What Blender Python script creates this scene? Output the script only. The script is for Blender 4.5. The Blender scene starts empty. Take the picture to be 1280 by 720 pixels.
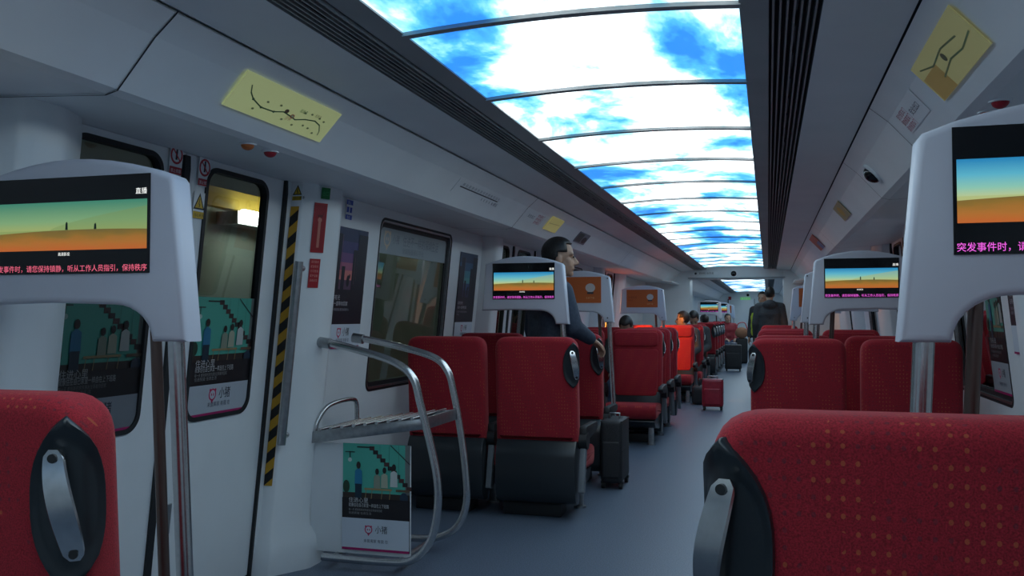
import bpy, bmesh, math, random
from mathutils import Vector, Matrix
random.seed(11)
SC = bpy.context.scene
COL = SC.collection
PI = math.pi

# ------------------------------------------------------------------ materials
MC = {}
def srgb(c):
    return tuple(((x / 255) / 12.92 if x / 255 <= .04045 else ((x / 255 + .055) / 1.055) ** 2.4) for x in c)

def mat(name, col, rough=.5, metal=0., emit=0., spec=.5, coat=0.):
    if name in MC: return MC[name]
    m = bpy.data.materials.new(name); m.use_nodes = True
    b = m.node_tree.nodes['Principled BSDF']
    b.inputs['Base Color'].default_value = (*col, 1)
    b.inputs['Roughness'].default_value = rough
    b.inputs['Metallic'].default_value = metal
    b.inputs['Specular IOR Level'].default_value = spec
    b.inputs['Coat Weight'].default_value = coat
    if emit:
        b.inputs['Emission Color'].default_value = (*col, 1)
        b.inputs['Emission Strength'].default_value = emit
    MC[name] = m
    return m

def ink(r, g, b, emit=0.):
    """printed colour (sRGB 0-255)"""
    return mat('ink_%d_%d_%d_%d' % (r, g, b, int(emit * 100)), srgb((r, g, b)), .45, emit=emit)

def nodes(m):
    nt = m.node_tree
    return nt, nt.nodes, nt.links, nt.nodes['Principled BSDF']

def ramp(nt, stops, interp='LINEAR'):
    r = nt.nodes.new('ShaderNodeValToRGB'); r.color_ramp.interpolation = interp
    e = r.color_ramp.elements
    while len(e) < len(stops): e.new(.5)
    for i, (p, c) in enumerate(stops):
        e[i].position = p; e[i].color = (*c, 1)
    return r

def math_node(nt, op, a, b=None, c=None):
    n = nt.nodes.new('ShaderNodeMath'); n.operation = op
    for i, v in enumerate((a, b, c)):
        if v is None: continue
        if isinstance(v, (int, float)): n.inputs[i].default_value = v
        else: nt.links.new(v, n.inputs[i])
    return n.outputs[0]

def speckled(name, c0, c1, scale, rough, bump=0., lo=.35, hi=.65, metal=0.):
    if name in MC: return MC[name]
    m = mat(name, c0, rough, metal)
    nt, N, L, b = nodes(m)
    tc = N.new('ShaderNodeTexCoord'); no = N.new('ShaderNodeTexNoise')
    no.inputs['Scale'].default_value = scale; no.inputs['Detail'].default_value = 5
    L.new(tc.outputs['Object'], no.inputs['Vector'])
    r = ramp(nt, [(lo, c0), (hi, c1)]); L.new(no.outputs['Fac'], r.inputs[0])
    L.new(r.outputs[0], b.inputs['Base Color'])
    if bump:
        bp = N.new('ShaderNodeBump'); bp.inputs['Strength'].default_value = bump
        bp.inputs['Distance'].default_value = .004
        L.new(no.outputs['Fac'], bp.inputs['Height']); L.new(bp.outputs[0], b.inputs['Normal'])
    return m

def fabric():
    m = mat('red_seat_fabric', (.42, .012, .028), .9)
    nt, N, L, b = nodes(m)
    b.inputs['Sheen Weight'].default_value = .25
    b.inputs['Sheen Tint'].default_value = (1, .3, .3, 1)
    tc = N.new('ShaderNodeTexCoord'); sp = N.new('ShaderNodeSeparateXYZ')
    L.new(tc.outputs['Object'], sp.inputs[0])
    X, Y, Z = sp.outputs
    v = math_node(nt, 'ADD', Z, Y)
    px, pz = .0172, .0202
    fx = math_node(nt, 'SUBTRACT', math_node(nt, 'FRACT', math_node(nt, 'DIVIDE', X, px)), .5)
    fz = math_node(nt, 'SUBTRACT', math_node(nt, 'FRACT', math_node(nt, 'DIVIDE', v, pz)), .5)
    d = math_node(nt, 'SQRT', math_node(nt, 'ADD', math_node(nt, 'MULTIPLY', fx, fx), math_node(nt, 'MULTIPLY', fz, fz)))
    dot = math_node(nt, 'LESS_THAN', d, .16)
    # which dots are ochre, grey or missing: slanting blocks of four
    sx = math_node(nt, 'FLOOR', math_node(nt, 'DIVIDE', X, px))
    sz = math_node(nt, 'FLOOR', math_node(nt, 'DIVIDE', v, pz))
    sl = math_node(nt, 'ADD', sx, math_node(nt, 'FLOOR', math_node(nt, 'MULTIPLY', sz, .5)))
    ph = math_node(nt, 'FRACT', math_node(nt, 'DIVIDE', sl, 8.0))
    cr = ramp(nt, [(0, srgb((196, 108, 60))), (.5, srgb((70, 40, 52)))], 'CONSTANT')
    L.new(ph, cr.inputs[0])
    no = N.new('ShaderNodeTexNoise'); no.inputs['Scale'].default_value = 9
    L.new(tc.outputs['Object'], no.inputs['Vector'])
    keep = math_node(nt, 'GREATER_THAN', no.outputs['Fac'], .44)
    fac = math_node(nt, 'MULTIPLY', math_node(nt, 'MULTIPLY', dot, keep), .45)
    w = N.new('ShaderNodeTexNoise'); w.inputs['Scale'].default_value = 420
    L.new(tc.outputs['Object'], w.inputs['Vector'])
    wr = ramp(nt, [(.3, (.19, .004, .010)), (.7, (.43, .012, .029))]); L.new(w.outputs['Fac'], wr.inputs[0])
    mx = N.new('ShaderNodeMix'); mx.data_type = 'RGBA'
    L.new(fac, mx.inputs[0]); L.new(wr.outputs[0], mx.inputs[6]); L.new(cr.outputs[0], mx.inputs[7])
    L.new(mx.outputs[2], b.inputs['Base Color'])
    bp = N.new('ShaderNodeBump'); bp.inputs['Strength'].default_value = .25; bp.inputs['Distance'].default_value = .002
    L.new(w.outputs['Fac'], bp.inputs['Height']); L.new(bp.outputs[0], b.inputs['Normal'])
    return m

def clouds():
    """back-lit sky print of the luminous ceiling (it gives off light)"""
    m = mat('sky_light_panel', (.8, .9, 1), .4)
    nt, N, L, b = nodes(m)
    tc = N.new('ShaderNodeTexCoord'); mp = N.new('ShaderNodeMapping')
    mp.inputs['Location'].default_value = (3.1, .62, 0)
    mp.inputs['Scale'].default_value = (1.0, .5, 1)
    L.new(tc.outputs['Object'], mp.inputs[0])
    n1 = N.new('ShaderNodeTexNoise'); n1.inputs['Scale'].default_value = 1.75
    n1.inputs['Detail'].default_value = 7; n1.inputs['Roughness'].default_value = .60
    n1.inputs['Distortion'].default_value = .35
    L.new(mp.outputs[0], n1.inputs['Vector'])
    r = ramp(nt, [(.37, (.008, .10, .36)), (.43, (.03, .20, .46)), (.475, (.14, .36, .50)), (.525, (.46, .54, .56)), (.60, (.8, .9, .95)), (1, (1, 1, 1))])
    L.new(n1.outputs['Fac'], r.inputs[0])
    L.new(r.outputs[0], b.inputs['Emission Color'])
    b.inputs['Base Color'].default_value = (.3, .35, .4, 1)
    b.inputs['Emission Strength'].default_value = LIGHT
    return m

def glass():
    m = bpy.data.materials.new('window_glass'); m.use_nodes = True
    nt = m.node_tree; N = nt.nodes; L = nt.links
    N.clear()
    out = N.new('ShaderNodeOutputMaterial'); mix = N.new('ShaderNodeMixShader')
    tr = N.new('ShaderNodeBsdfTransparent'); tr.inputs[0].default_value = (.62, .68, .62, 1)
    gl = N.new('ShaderNodeBsdfGlossy'); gl.inputs['Roughness'].default_value = .02
    fr = N.new('ShaderNodeFresnel'); fr.inputs[0].default_value = 1.9
    L.new(fr.outputs[0], mix.inputs[0]); L.new(tr.outputs[0], mix.inputs[1]); L.new(gl.outputs[0], mix.inputs[2])
    L.new(mix.outputs[0], out.inputs[0])
    return m

def screen_mat(name, green, strength):
    """the film still a display is showing (UV mapped): sky over a dune"""
    m = mat(name, (.2, .2, .2), .3)
    nt, N, L, b = nodes(m)
    tc = N.new('ShaderNodeTexCoord'); sp = N.new('ShaderNodeSeparateXYZ')
    L.new(tc.outputs['UV'], sp.inputs[0]); U, V, _ = sp.outputs
    no = N.new('ShaderNodeTexNoise'); no.inputs['Scale'].default_value = 5
    L.new(tc.outputs['UV'], no.inputs['Vector'])
    if green:
        sky = ramp(nt, [(.38, srgb((168, 178, 104))), (.6, srgb((130, 172, 122))), (1, srgb((60, 134, 112)))])
        hill = srgb((120, 150, 90))
    else:
        sky = ramp(nt, [(.38, srgb((196, 204, 140))), (.55, srgb((140, 200, 180))), (.75, srgb((90, 180, 205))), (1, srgb((30, 130, 185)))])
        hill = srgb((170, 180, 110))
    L.new(V, sky.inputs[0])
    # far pale hill rising to the right
    hf = math_node(nt, 'GREATER_THAN', math_node(nt, 'ADD', math_node(nt, 'MULTIPLY', math_node(nt, 'POWER', math_node(nt, 'MAXIMUM', math_node(nt, 'SUBTRACT', U, .38), 0), .7), .62), .42), V)
    hm = N.new('ShaderNodeMix'); hm.data_type = 'RGBA'
    L.new(math_node(nt, 'MULTIPLY', hf, .5), hm.inputs[0]); L.new(sky.outputs[0], hm.inputs[6]); hm.inputs[7].default_value = (*hill, 1)
    sand = ramp(nt, [(0, srgb((190, 100, 40))), (.16, srgb((176, 112, 44))), (.30, srgb((140, 108, 42))), (.42, srgb((112, 98, 48)))])
    L.new(math_node(nt, 'ADD', V, math_node(nt, 'MULTIPLY', math_node(nt, 'SUBTRACT', no.outputs['Fac'], .5), .25)), sand.inputs[0])
    # dune crest
    dx = math_node(nt, 'SUBTRACT', U, .62)
    crest = math_node(nt, 'SUBTRACT', .42, math_node(nt, 'MULTIPLY', math_node(nt, 'MULTIPLY', dx, dx), .18))
    st = math_node(nt, 'LESS_THAN', V, crest)
    sm = N.new('ShaderNodeMix'); sm.data_type = 'RGBA'
    L.new(st, sm.inputs[0]); L.new(hm.outputs[2], sm.inputs[6]); L.new(sand.outputs[0], sm.inputs[7])
    L.new(sm.outputs[2], b.inputs['Emission Color']); b.inputs['Emission Strength'].default_value = strength
    b.inputs['Base Color'].default_value = (.02, .02, .02, 1)
    return m

LIGHT = 2.1
M = {}
M['wall'] = speckled('white_wall_laminate', (.76, .79, .81), (.80, .83, .85), 3, .32)
M['ceil'] = speckled('white_ceiling_paint', (.82, .84, .86), (.86, .88, .90), 3, .45)
M['border'] = speckled('grey_ceiling_border', (.30, .32, .33), (.35, .37, .38), 4, .45)
M['groove'] = mat('dark_vent_groove', (.05, .053, .06), .7)
M['fin'] = mat('grey_vent_fin', (.30, .31, .32), .45, .2)
M['gap'] = mat('dark_joint', (.02, .022, .03), .8)
M['floor'] = speckled('blue_grey_floor', (.080, .112, .165), (.145, .185, .25), 140, .42, lo=.4, hi=.6)
M['rubber'] = mat('black_rubber', (.012, .013, .015), .55)
M['glass'] = glass()
M['chrome'] = speckled('brushed_steel', (.55, .55, .55), (.62, .62, .62), 60, .24, metal=1)
M['steel'] = speckled('dull_steel', (.36, .37, .38), (.44, .45, .46), 40, .38, metal=1)
M['brown'] = mat('brown_metal_pole', (.16, .11, .095), .3, .8)
M['fabric'] = fabric()
M['plastic'] = mat('dark_seat_plastic', (.018, .023, .028), .3)
M['matte'] = mat('black_plastic', (.012, .013, .015), .55)
M['greyplastic'] = mat('grey_arm_plastic', (.16, .18, .20), .35)
M['housing'] = speckled('pale_display_housing', (.60, .62, .70), (.63, .65, .73), 6, .4)
M['bezel'] = mat('black_screen_glass', (.006, .006, .008), .12)
M['film_blue'] = screen_mat('film_still', False, .62)
M['film_green'] = screen_mat('film_still_at_an_angle', True, .58)
M['sky'] = clouds()
M['magenta'] = mat('ticker_text_light', srgb((235, 95, 215)), .5, emit=.65)
M['pinktext'] = mat('ticker_text_light_dim', srgb((240, 105, 130)), .5, emit=.55)
M['whitetext'] = mat('screen_text_white', (.8, .8, .75), .5, emit=.8)
M['figure'] = mat('screen_figure_dark', (.02, .05, .03), .5)
M['skin'] = speckled('skin', (.42, .25, .17), (.48, .29, .20), 30, .5)
M['hair'] = speckled('black_hair', (.008, .007, .007), (.022, .018, .016), 90, .5)

# ------------------------------------------------------------------ mesh builder
class B:
    def __init__(s):
        s.bm = bmesh.new(); s.mats = []; s.uv = None
    def mi(s, m):
        if m not in s.mats: s.mats.append(m)
        return s.mats.index(m)
    def _tag(s, faces, m):
        i = s.mi(m)
        for f in faces: f.material_index = i
    def box(s, c, d, m, bev=0., seg=2, rot=None):
        t = bmesh.new()
        bmesh.ops.create_cube(t, size=1)
        for v in t.verts: v.co = Vector((v.co.x * d[0], v.co.y * d[1], v.co.z * d[2]))
        if bev: bmesh.ops.bevel(t, geom=list(t.edges), offset=bev, segments=seg, profile=.6, affect='EDGES')
        s.merge(t, m, Matrix.Translation(Vector(c)) @ (rot.to_4x4() if rot else Matrix.Identity(4)))
    def merge(s, t, m, mx=Matrix.Identity(4)):
        i = s.mi(m); vm = {}
        for v in t.verts: vm[v] = s.bm.verts.new(mx @ v.co)
        flip = mx.determinant() < 0
        for f in t.faces:
            vs = [vm[v] for v in f.verts]
            if flip: vs.reverse()
            try: nf = s.bm.faces.new(vs)
            except ValueError: continue
            nf.material_index = i
        t.free()
    def prism(s, pts, m, fr, depth, bev=0., seg=2, prof=.6):
        """outline pts (a,b) -> fr(a,b,t), t from 0 to depth"""
        t = bmesh.new()
        n = len(pts)
        lo = [t.verts.new((a, b, 0)) for a, b in pts]
        hi = [t.verts.new((a, b, depth)) for a, b in pts]
        t.faces.new(list(reversed(lo))); t.faces.new(hi)
        for i in range(n): t.faces.new((lo[i], lo[(i + 1) % n], hi[(i + 1) % n], hi[i]))
        t.normal_update()
        if bev:
            es = [e for e in t.edges if abs(e.verts[0].co.z - e.verts[1].co.z) < 1e-6]
            bmesh.ops.bevel(t, geom=es, offset=bev, segments=seg, profile=prof, affect='EDGES')
        for v in t.verts: v.co = Vector(fr(*v.co))
        s.merge(t, m)
    def poly(s, pts, m):
        vs = [s.bm.verts.new(p) for p in pts]
        f = s.bm.faces.new(vs); f.material_index = s.mi(m)
        return f
    def tube(s, pts, r, m, seg=12, cap=True):
        """round bar through pts; r is a number or one radius per point"""
        pts = [Vector(p) for p in pts]; n = len(pts)
        rs = r if isinstance(r, (list, tuple)) else [r] * n
        i = s.mi(m); rings = []
        T0 = (pts[1] - pts[0]).normalized()
        up = Vector((0, 0, 1)) if abs(T0.z) < .9 else Vector((1, 0, 0))
        a = T0.cross(up).normalized()
        for k in range(n):
            if k == 0: T = pts[1] - pts[0]
            elif k == n - 1: T = pts[-1] - pts[-2]
            else: T = (pts[k + 1] - pts[k]).normalized() + (pts[k] - pts[k - 1]).normalized()
            T.normalize()
            a = (a - T * a.dot(T)).normalized(); b = T.cross(a)
            rings.append([s.bm.verts.new(pts[k] + (a * math.cos(2 * PI * j / seg) + b * math.sin(2 * PI * j / seg)) * rs[k]) for j in range(seg)])
        for k in range(n - 1):
            for j in range(seg):
                f = s.bm.faces.new((rings[k][j], rings[k][(j + 1) % seg], rings[k + 1][(j + 1) % seg], rings[k + 1][j]))
                f.material_index = i
        if cap:
            for ring, rev in ((rings[0], True), (rings[-1], False)):
                f = s.bm.faces.new(list(reversed(ring)) if rev else ring); f.material_index = i
    def ell(s, c, r, m, rot=None, seg=16):
        t = bmesh.new(); bmesh.ops.create_uvsphere(t, u_segments=seg, v_segments=max(6, seg * 2 // 3), radius=1)
        mx = Matrix.Translation(Vector(c)) @ (rot.to_4x4() if rot else Matrix.Identity(4)) @ Matrix.Diagonal((*r, 1))
        s.merge(t, m, mx)
    def cyl(s, a, b, r, m, seg=20, r2=None):
        s.tube([a, b], [r, r if r2 is None else r2], m, seg)
    def obj(s, name, parent=None, smooth=40, uv=None):
        bmesh.ops.recalc_face_normals(s.bm, faces=[f for f in s.bm.faces]) if s.closed else None
        me = bpy.data.meshes.new(name)
        s.bm.to_mesh(me); s.bm.free()
        for m in s.mats: me.materials.append(m)
        if smooth:
            me.shade_smooth(); me.set_sharp_from_angle(angle=math.radians(smooth))
        o = bpy.data.objects.new(name, me); COL.objects.link(o)
        if parent: o.parent = parent
        return o
    closed = True

def thing(name, label, cat, loc=(0, 0, 0), rz=0, group=None):
    o = bpy.data.objects.new(name, None); o.empty_display_size = .1; COL.objects.link(o)
    o.location = loc; o.rotation_euler = (0, 0, rz)
    return tag(o, label, cat, group)
def tag(o, label, cat, group=None):
    o['label'] = label; o['category'] = cat
    if group: o['group'] = group
    return o
def struct(o):
    o['kind'] = 'structure'; return o
def copy_tree(o, parent=None):
    c = o.copy(); COL.objects.link(c); c.parent = parent
    for ch in o.children: copy_tree(ch, c)
    return c

def smooth_path(pts, n=6):
    """Catmull-Rom through pts"""
    P = [Vector(p) for p in pts]; out = []
    for i in range(len(P) - 1):
        p0 = P[max(i - 1, 0)]; p1 = P[i]; p2 = P[i + 1]; p3 = P[min(i + 2, len(P) - 1)]
        for k in range(n):
            t = k / n
            out.append(.5 * ((2 * p1) + (p2 - p0) * t + (2 * p0 - 5 * p1 + 4 * p2 - p3) * t * t + (3 * p1 - p0 - 3 * p2 + p3) * t ** 3))
    out.append(P[-1]); return out

def round_poly(pts, radii, n=5):
    """round the corners of a 2-D polygon"""
    out = []; N_ = len(pts)
    for i, (x, y) in enumerate(pts):
        r = radii[i] if isinstance(radii, (list, tuple)) else radii
        p = Vector((x, y)); a = Vector(pts[i - 1]) - p; b = Vector(pts[(i + 1) % N_]) - p
        if r <= 0: out.append((x, y)); continue
        la, lb = a.length, b.length; r_ = min(r, la * .49, lb * .49)
        a.normalize(); b.normalize()
        s, e = p + a * r_, p + b * r_
        for k in range(n + 1):
            t = k / n
            q = s * (1 - t) ** 2 + p * 2 * t * (1 - t) + e * t * t
            out.append((q.x, q.y))
    return out

# ------------------------------------------------------------------ text and printed art
def text_geo(body, size):
    c = bpy.data.curves.new('lettering', 'FONT'); c.body = body; c.size = size; c.align_x = 'LEFT'
    c.resolution_u = 2
    o = bpy.data.objects.new('lettering', c)
    me = o.to_mesh()
    vs = [v.co.copy() for v in me.vertices]; fs = [tuple(p.vertices) for p in me.polygons]
    o.to_mesh_clear(); bpy.data.objects.remove(o); bpy.data.curves.remove(c)
    return vs, fs

class Art:
    """flat printed sheet: layers of 2-D shapes on a frame (origin, right, up), one mesh"""
    def __init__(s, org, right, up, w, h, thick=.002):
        s.o = Vector(org); s.r = Vector(right).normalized(); s.u = Vector(up).normalized(); s.n = s.r.cross(s.u).normalized()
        s.w, s.h = w, h; s.b = B(); s.b.closed = False; s.k = 0; s.t = thick; s.step = .00015
        s.uvfaces = []
    def pt(s, x, y, d): return s.o + s.r * x + s.u * y + s.n * d
    def base(s, m, pts=None):
        pts = pts or [(0, 0), (s.w, 0), (s.w, s.h), (0, s.h)]
        n = len(pts)
        s.b.poly([s.pt(x, y, s.t) for x, y in pts], m)
        s.b.poly([s.pt(x, y, 0) for x, y in reversed(pts)], m)
        for i in range(n):
            a, c = pts[i], pts[(i + 1) % n]
            s.b.poly([s.pt(*a, 0), s.pt(*c, 0), s.pt(*c, s.t), s.pt(*a, s.t)], m)
        s.k = 1; return s
    def d(s): s.k += 1; return s.t + s.k * s.step
    def shape(s, pts, m, rel=True):
        f = (s.w, s.h) if rel else (1, 1)
        return s.b.poly([s.pt(x * f[0], y * f[1], s.t + s.k * s.step) for x, y in pts], m)
    def rect(s, x0, y0, x1, y1, m, rel=True):
        s.k += 1; return s.shape([(x0, y0), (x1, y0), (x1, y1), (x0, y1)], m, rel)
    def disc(s, cx, cy, rx, ry, m, n=14):
        s.k += 1; return s.shape([(cx + rx * math.cos(2 * PI * i / n), cy + ry * math.sin(2 * PI * i / n)) for i in range(n)], m)
    def line(s, pts, wd, m):
        """polyline in relative coordinates, wd in metres"""
        s.k += 1
        P = [Vector((x * s.w, y * s.h)) for x, y in pts]
        for a, c in zip(P, P[1:]):
            t = (c - a).normalized(); n = Vector((-t.y, t.x)) * wd / 2
            s.b.poly([s.pt(*q, s.t + s.k * s.step) for q in (a - n - t * wd / 3, c - n + t * wd / 3, c + n + t * wd / 3, a + n - t * wd / 3)], m)
    def text(s, body, x, y, size, m, fit=None, stretch=1.):
        """x,y relative (left baseline); size in metres; fit = width in metres"""
        vs, fs = text_geo(body, size)
        if not fs: return
        x0 = min(v.x for v in vs); x1 = max(v.x for v in vs)
        kx = (fit / (x1 - x0)) if fit else stretch
        s.k += 1; dd = s.t + s.k * s.step; i = s.b.mi(m)
        nv = [s.b.bm.verts.new(s.pt(x * s.w + (v.x - x0) * kx, y * s.h + v.y, dd)) for v in vs]
        for f in fs:
            try: q = s.b.bm.faces.new([nv[j] for j in f]); q.material_index = i
            except ValueError: pass
    def obj(s, name, parent=None): return s.b.obj(name, parent, smooth=0)

# ------------------------------------------------------------------ room section
CX = 0.0
def wl(z):                      # left wall surface, leaning in towards the top
    return -(1.60 + .10 * (1.8 - z)) if z < 1.8 else -1.60
def wall_pt(side, y, z, out=0.):
    return Vector((side * (-wl(z) + out), y, z))

def ray_rect(cx, cy, hw, hh, r, ang):
    """point where a ray from (cx,cy) leaves a rounded rectangle"""
    c, s = math.cos(ang), math.sin(ang)
    t = min(hw / abs(c) if abs(c) > 1e-9 else 1e9, hh / abs(s) if abs(s) > 1e-9 else 1e9)
    if r > 0:
        x, y = abs(c), abs(s); ax, ay = hw - r, hh - r
        if t * x > ax and t * y > ay:
            bq = x * ax + y * ay; cq = ax * ax + ay * ay - r * r
            t = bq + math.sqrt(max(bq * bq - cq, 0))
    return (cx + t * c, cy + t * s)
def ring2d(outer, inner, extra=()):
    """outer/inner = (x0,y0,x1,y1,r); list of quads joining the loops, inner loop, outer loop"""
    ix0, iy0, ix1, iy1, ir = inner; ox0, oy0, ox1, oy1, orr = outer
    cx, cy = (ix0 + ix1) / 2, (iy0 + iy1) / 2; hw, hh = (ix1 - ix0) / 2, (iy1 - iy0) / 2
    angs = [math.atan2(y - cy, x - cx) for x in (ox0, ox1) for y in (oy0, oy1)]
    for sx in (1, -1):
        for sy in (1, -1):
            for k in range(9):
                a = k / 8 * PI / 2
                px, py = (hw - ir + ir * math.cos(a)) * sx, (hh - ir + ir * math.sin(a)) * sy
                angs.append(math.atan2(py, px))
            if orr > 0:
                ohw, ohh = (ox1 - ox0) / 2, (oy1 - oy0) / 2
                for k in range(9):
                    a = k / 8 * PI / 2
                    angs.append(math.atan2((ohh - orr + orr * math.sin(a)) * sy, (ohw - orr + orr * math.cos(a)) * sx))
    angs = sorted(set(round(a, 5) for a in angs))
    inn = [ray_rect(cx, cy, hw, hh, ir, a) for a in angs]
    out = []
    for a in angs:
        c, s = math.cos(a), math.sin(a)
        if orr > 0: out.append(ray_rect(cx, cy, (ox1 - ox0) / 2, (oy1 - oy0) / 2, orr, a)); continue
        ts = []
        if c > 1e-9: ts.append((ox1 - cx) / c)
        if c < -1e-9: ts.append((ox0 - cx) / c)
        if s > 1e-9: ts.append((oy1 - cy) / s)
        if s < -1e-9: ts.append((oy0 - cy) / s)
        t = min(ts); out.append((cx + t * c, cy + t * s))
    return out, inn
def ring_solid(b, side, outer, inner, m, o0, o1):
    """ring panel on the leaning side wall between outward offsets o0 (room side) and o1"""
    out, inn = ring2d(outer, inner); n = len(out)
    L0 = [b.bm.verts.new(wall_pt(side, y, z, o0)) for y, z in out]; L1 = [b.bm.verts.new(wall_pt(side, y, z, o0)) for y, z in inn]
    H0 = [b.bm.verts.new(wall_pt(side, y, z, o1)) for y, z in out]; H1 = [b.bm.verts.new(wall_pt(side, y, z, o1)) for y, z in inn]
    i = b.mi(m)
    for k in range(n):
        j = (k + 1) % n
        for q in ((L0[k], L0[j], L1[j], L1[k]), (H0[k], H1[k], H1[j], H0[j]), (L1[k], L1[j], H1[j], H1[k]), (L0[k], H0[k], H0[j], L0[j])):
            f = b.bm.faces.new(q); f.material_index = i
def slab(b, side, y0, y1, z0, z1, m, o0, o1, nz=1):
    zs = [z0 + (z1 - z0) * k / nz for k in range(nz + 1)]
    if z0 < 1.8 < z1: zs = sorted(set(zs + [1.8]))
    A = [[b.bm.verts.new(wall_pt(side, y, z, o)) for z in zs] for y, o in ((y0, o0), (y1, o0), (y1, o1), (y0, o1))]
    i = b.mi(m)
    for k in range(len(zs) - 1):
        for a in range(4):
            f = b.bm.faces.new((A[a][k], A[(a + 1) % 4][k], A[(a + 1) % 4][k + 1], A[a][k + 1])); f.material_index = i
    f = b.bm.faces.new([A[a][0] for a in range(4)]); f.material_index = i
    f = b.bm.faces.new([A[a][-1] for a in range(3, -1, -1)]); f.material_index = i
def pane(b, side, y0, y1, z0, z1, m, o):
    f = b.bm.faces.new([b.bm.verts.new(wall_pt(side, y, z, o)) for y, z in ((y0, z0), (y1, z0), (y1, z1), (y0, z1))]); f.material_index = b.mi(m)

Y0, Y1 = -1.6, 16.5
DOORS = [2.22, 6.87, 11.52]           # door openings start here, 1.48 wide
DW = 1.48
ZT = 1.86
# floor
b = B(); b.box((0, 15, -.04), (3.72, 36, .08), M['floor']); struct(b.obj('floor'))
for s in (-1, 1):
    nm = 'left' if s < 0 else 'right'
    b = B()
    bays = [(Y0, 2.22)] + [(d + DW, (DOORS[i + 1] if i + 1 < len(DOORS) else Y1)) for i, d in enumerate(DOORS)]
    wins = []
    for i, (a, c) in enumerate(bays):
        if i in (1, 2):
            wy0 = a + 1.07; wy1 = wy0 + 1.20
            ring_solid(b, s, (a, 0, c, 1.8, 0), (wy0, .79, wy1, 1.795, .05), M['wall'], 0, .05)
            slab(b, s, a, c, 1.8, ZT, M['wall'], 0, .05); wins.append((wy0, wy1))
        else: slab(b, s, a, c, 0, ZT, M['wall'], 0, .05)
    struct(b.obj('wall_' + nm))
    for i, (wy0, wy1) in enumerate(wins):
        w = bpy.data.objects.new('window_%d' % (i + 1 + (2 if s > 0 else 0)), None); COL.objects.link(w); struct(w)
        w.location = wall_pt(s, (wy0 + wy1) / 2, 1.3)
        fb = B(); ring_solid(fb, s, (wy0 - .012, .778, wy1 + .012, 1.807, .062), (wy0 + .002, .792, wy1 - .002, 1.793, .05), M['rubber'], -.002, .01)
        o = fb.obj('rubber_seal', w); o.matrix_parent_inverse = w.matrix_basis.inverted()
        fb = B(); ring_solid(fb, s, (wy0, .79, wy1, 1.795, .05), (wy0 + .014, .804, wy1 - .014, 1.781, .04), M['steel'], .001, .03)
        o = fb.obj('window_frame', w); o.matrix_parent_inverse = w.matrix_basis.inverted()
        fb = B(); ring_solid(fb, s, (wy0 + .012, .802, wy1 - .012, 1.783, .042), (wy0 + .05, .83, wy1 - .05, 1.755, .03), M['rubber'], .018, .03)
        o = fb.obj('inner_seal', w); o.matrix_parent_inverse = w.matrix_basis.inverted()
        fb = B(); fb.closed = False; pane(fb, s, wy0, wy1, .79, 1.795, M['glass'], .035)
        o = fb.obj('window_pane', w, smooth=0); o.matrix_parent_inverse = w.matrix_basis.inverted()
    # doors
    for i, d in enumerate(DOORS):
        w = bpy.data.objects.new('door_%d' % (i + 1 + (3 if s > 0 else 0)), None); COL.objects.link(w); struct(w)
        w.location = wall_pt(s, d + DW / 2, 0); w.location.z = 0
        inv = Matrix.Translation(w.location).inverted()
        for k in (0, 1):
            a = d + k * DW / 2 + (.008 if k else .004); c = d + (k + 1) * DW / 2 - (.004 if k else .008)
            wa, wc = (c - .14 - .46, c - .14) if k else (a + .14, a + .14 + .46)
            fb = B(); ring_solid(fb, s, (a, .01, c, ZT, 0), (wa, .79, wc, 1.83, .07), M['wall'], .012, .05)
            o = fb.obj('door_leaf', w); o.matrix_parent_inverse = inv
            fb = B(); ring_solid(fb, s, (wa - .004, .786, wc + .004, 1.834, .074), (wa + .014, .804, wc - .014, 1.816, .06), M['rubber'], .006, .04)
            g = fb.obj('window_seal', o)
            fb = B(); fb.closed = False; pane(fb, s, wa, wc, .79, 1.83, M['glass'], .025); fb.obj('window_pane', o, smooth=0)
            if k:
                fb = B(); slab(fb, s, a + .05, a + .10, .35, .47, M['steel'], .004, .014); fb.obj('lock_plate', o)
        fb = B(); slab(fb, s, d + DW / 2 - .018, d + DW / 2 + .018, .01, ZT - .01, M['rubber'], .002, .03)
        o = fb.obj('centre_seal', w); o.matrix_parent_inverse = inv
        fb = B()
        for yy in (d + .002, d + DW - .002): slab(fb, s, yy - .007, yy + .007, 0, ZT, M['rubber'], -.003, .02)
        o = fb.obj('jamb_seal', w); o.matrix_parent_inverse = inv
    # pillars beside the doors
    b = B()
    for d in DOORS:
        for yc, flip in ((d - (.035 if s < 0 else .205), -1), (d + DW + .205, 1)):
            secs = []
            for z, dep, ex in ((0, .20, .035), (.09, .20, .035), (.15, .185, .022), (.21, .14, 0), (.8, .13, 0), (1.8, .125, 0), (ZT + .03, .125, 0)):
                prof = [(0, -.161 - ex), (dep * .40, -.160 - ex), (dep * .47, -.150 - ex), (dep * .93, -.03), (dep, .005), (dep, .10), (dep * .95, .13 + ex * .5), (dep * .8, .150 + ex), (0, .155 + ex)]
                secs.append([b.bm.verts.new(wall_pt(s, yc + flip * y, z, -x + .0)) for x, y in prof])
            i = b.mi(M['wall'])
            for k in range(len(secs) - 1):
                for j in range(len(secs[0]) - 1):
                    f = b.bm.faces.new((secs[k][j], secs[k][j + 1], secs[k + 1][j + 1], secs[k + 1][j])); f.material_index = i
            for sec in (secs[0], secs[-1]):
                f = b.bm.faces.new(sec); f.material_index = i
    struct(b.obj('trim_' + ('1' if s < 0 else '2'), smooth=50))

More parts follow.
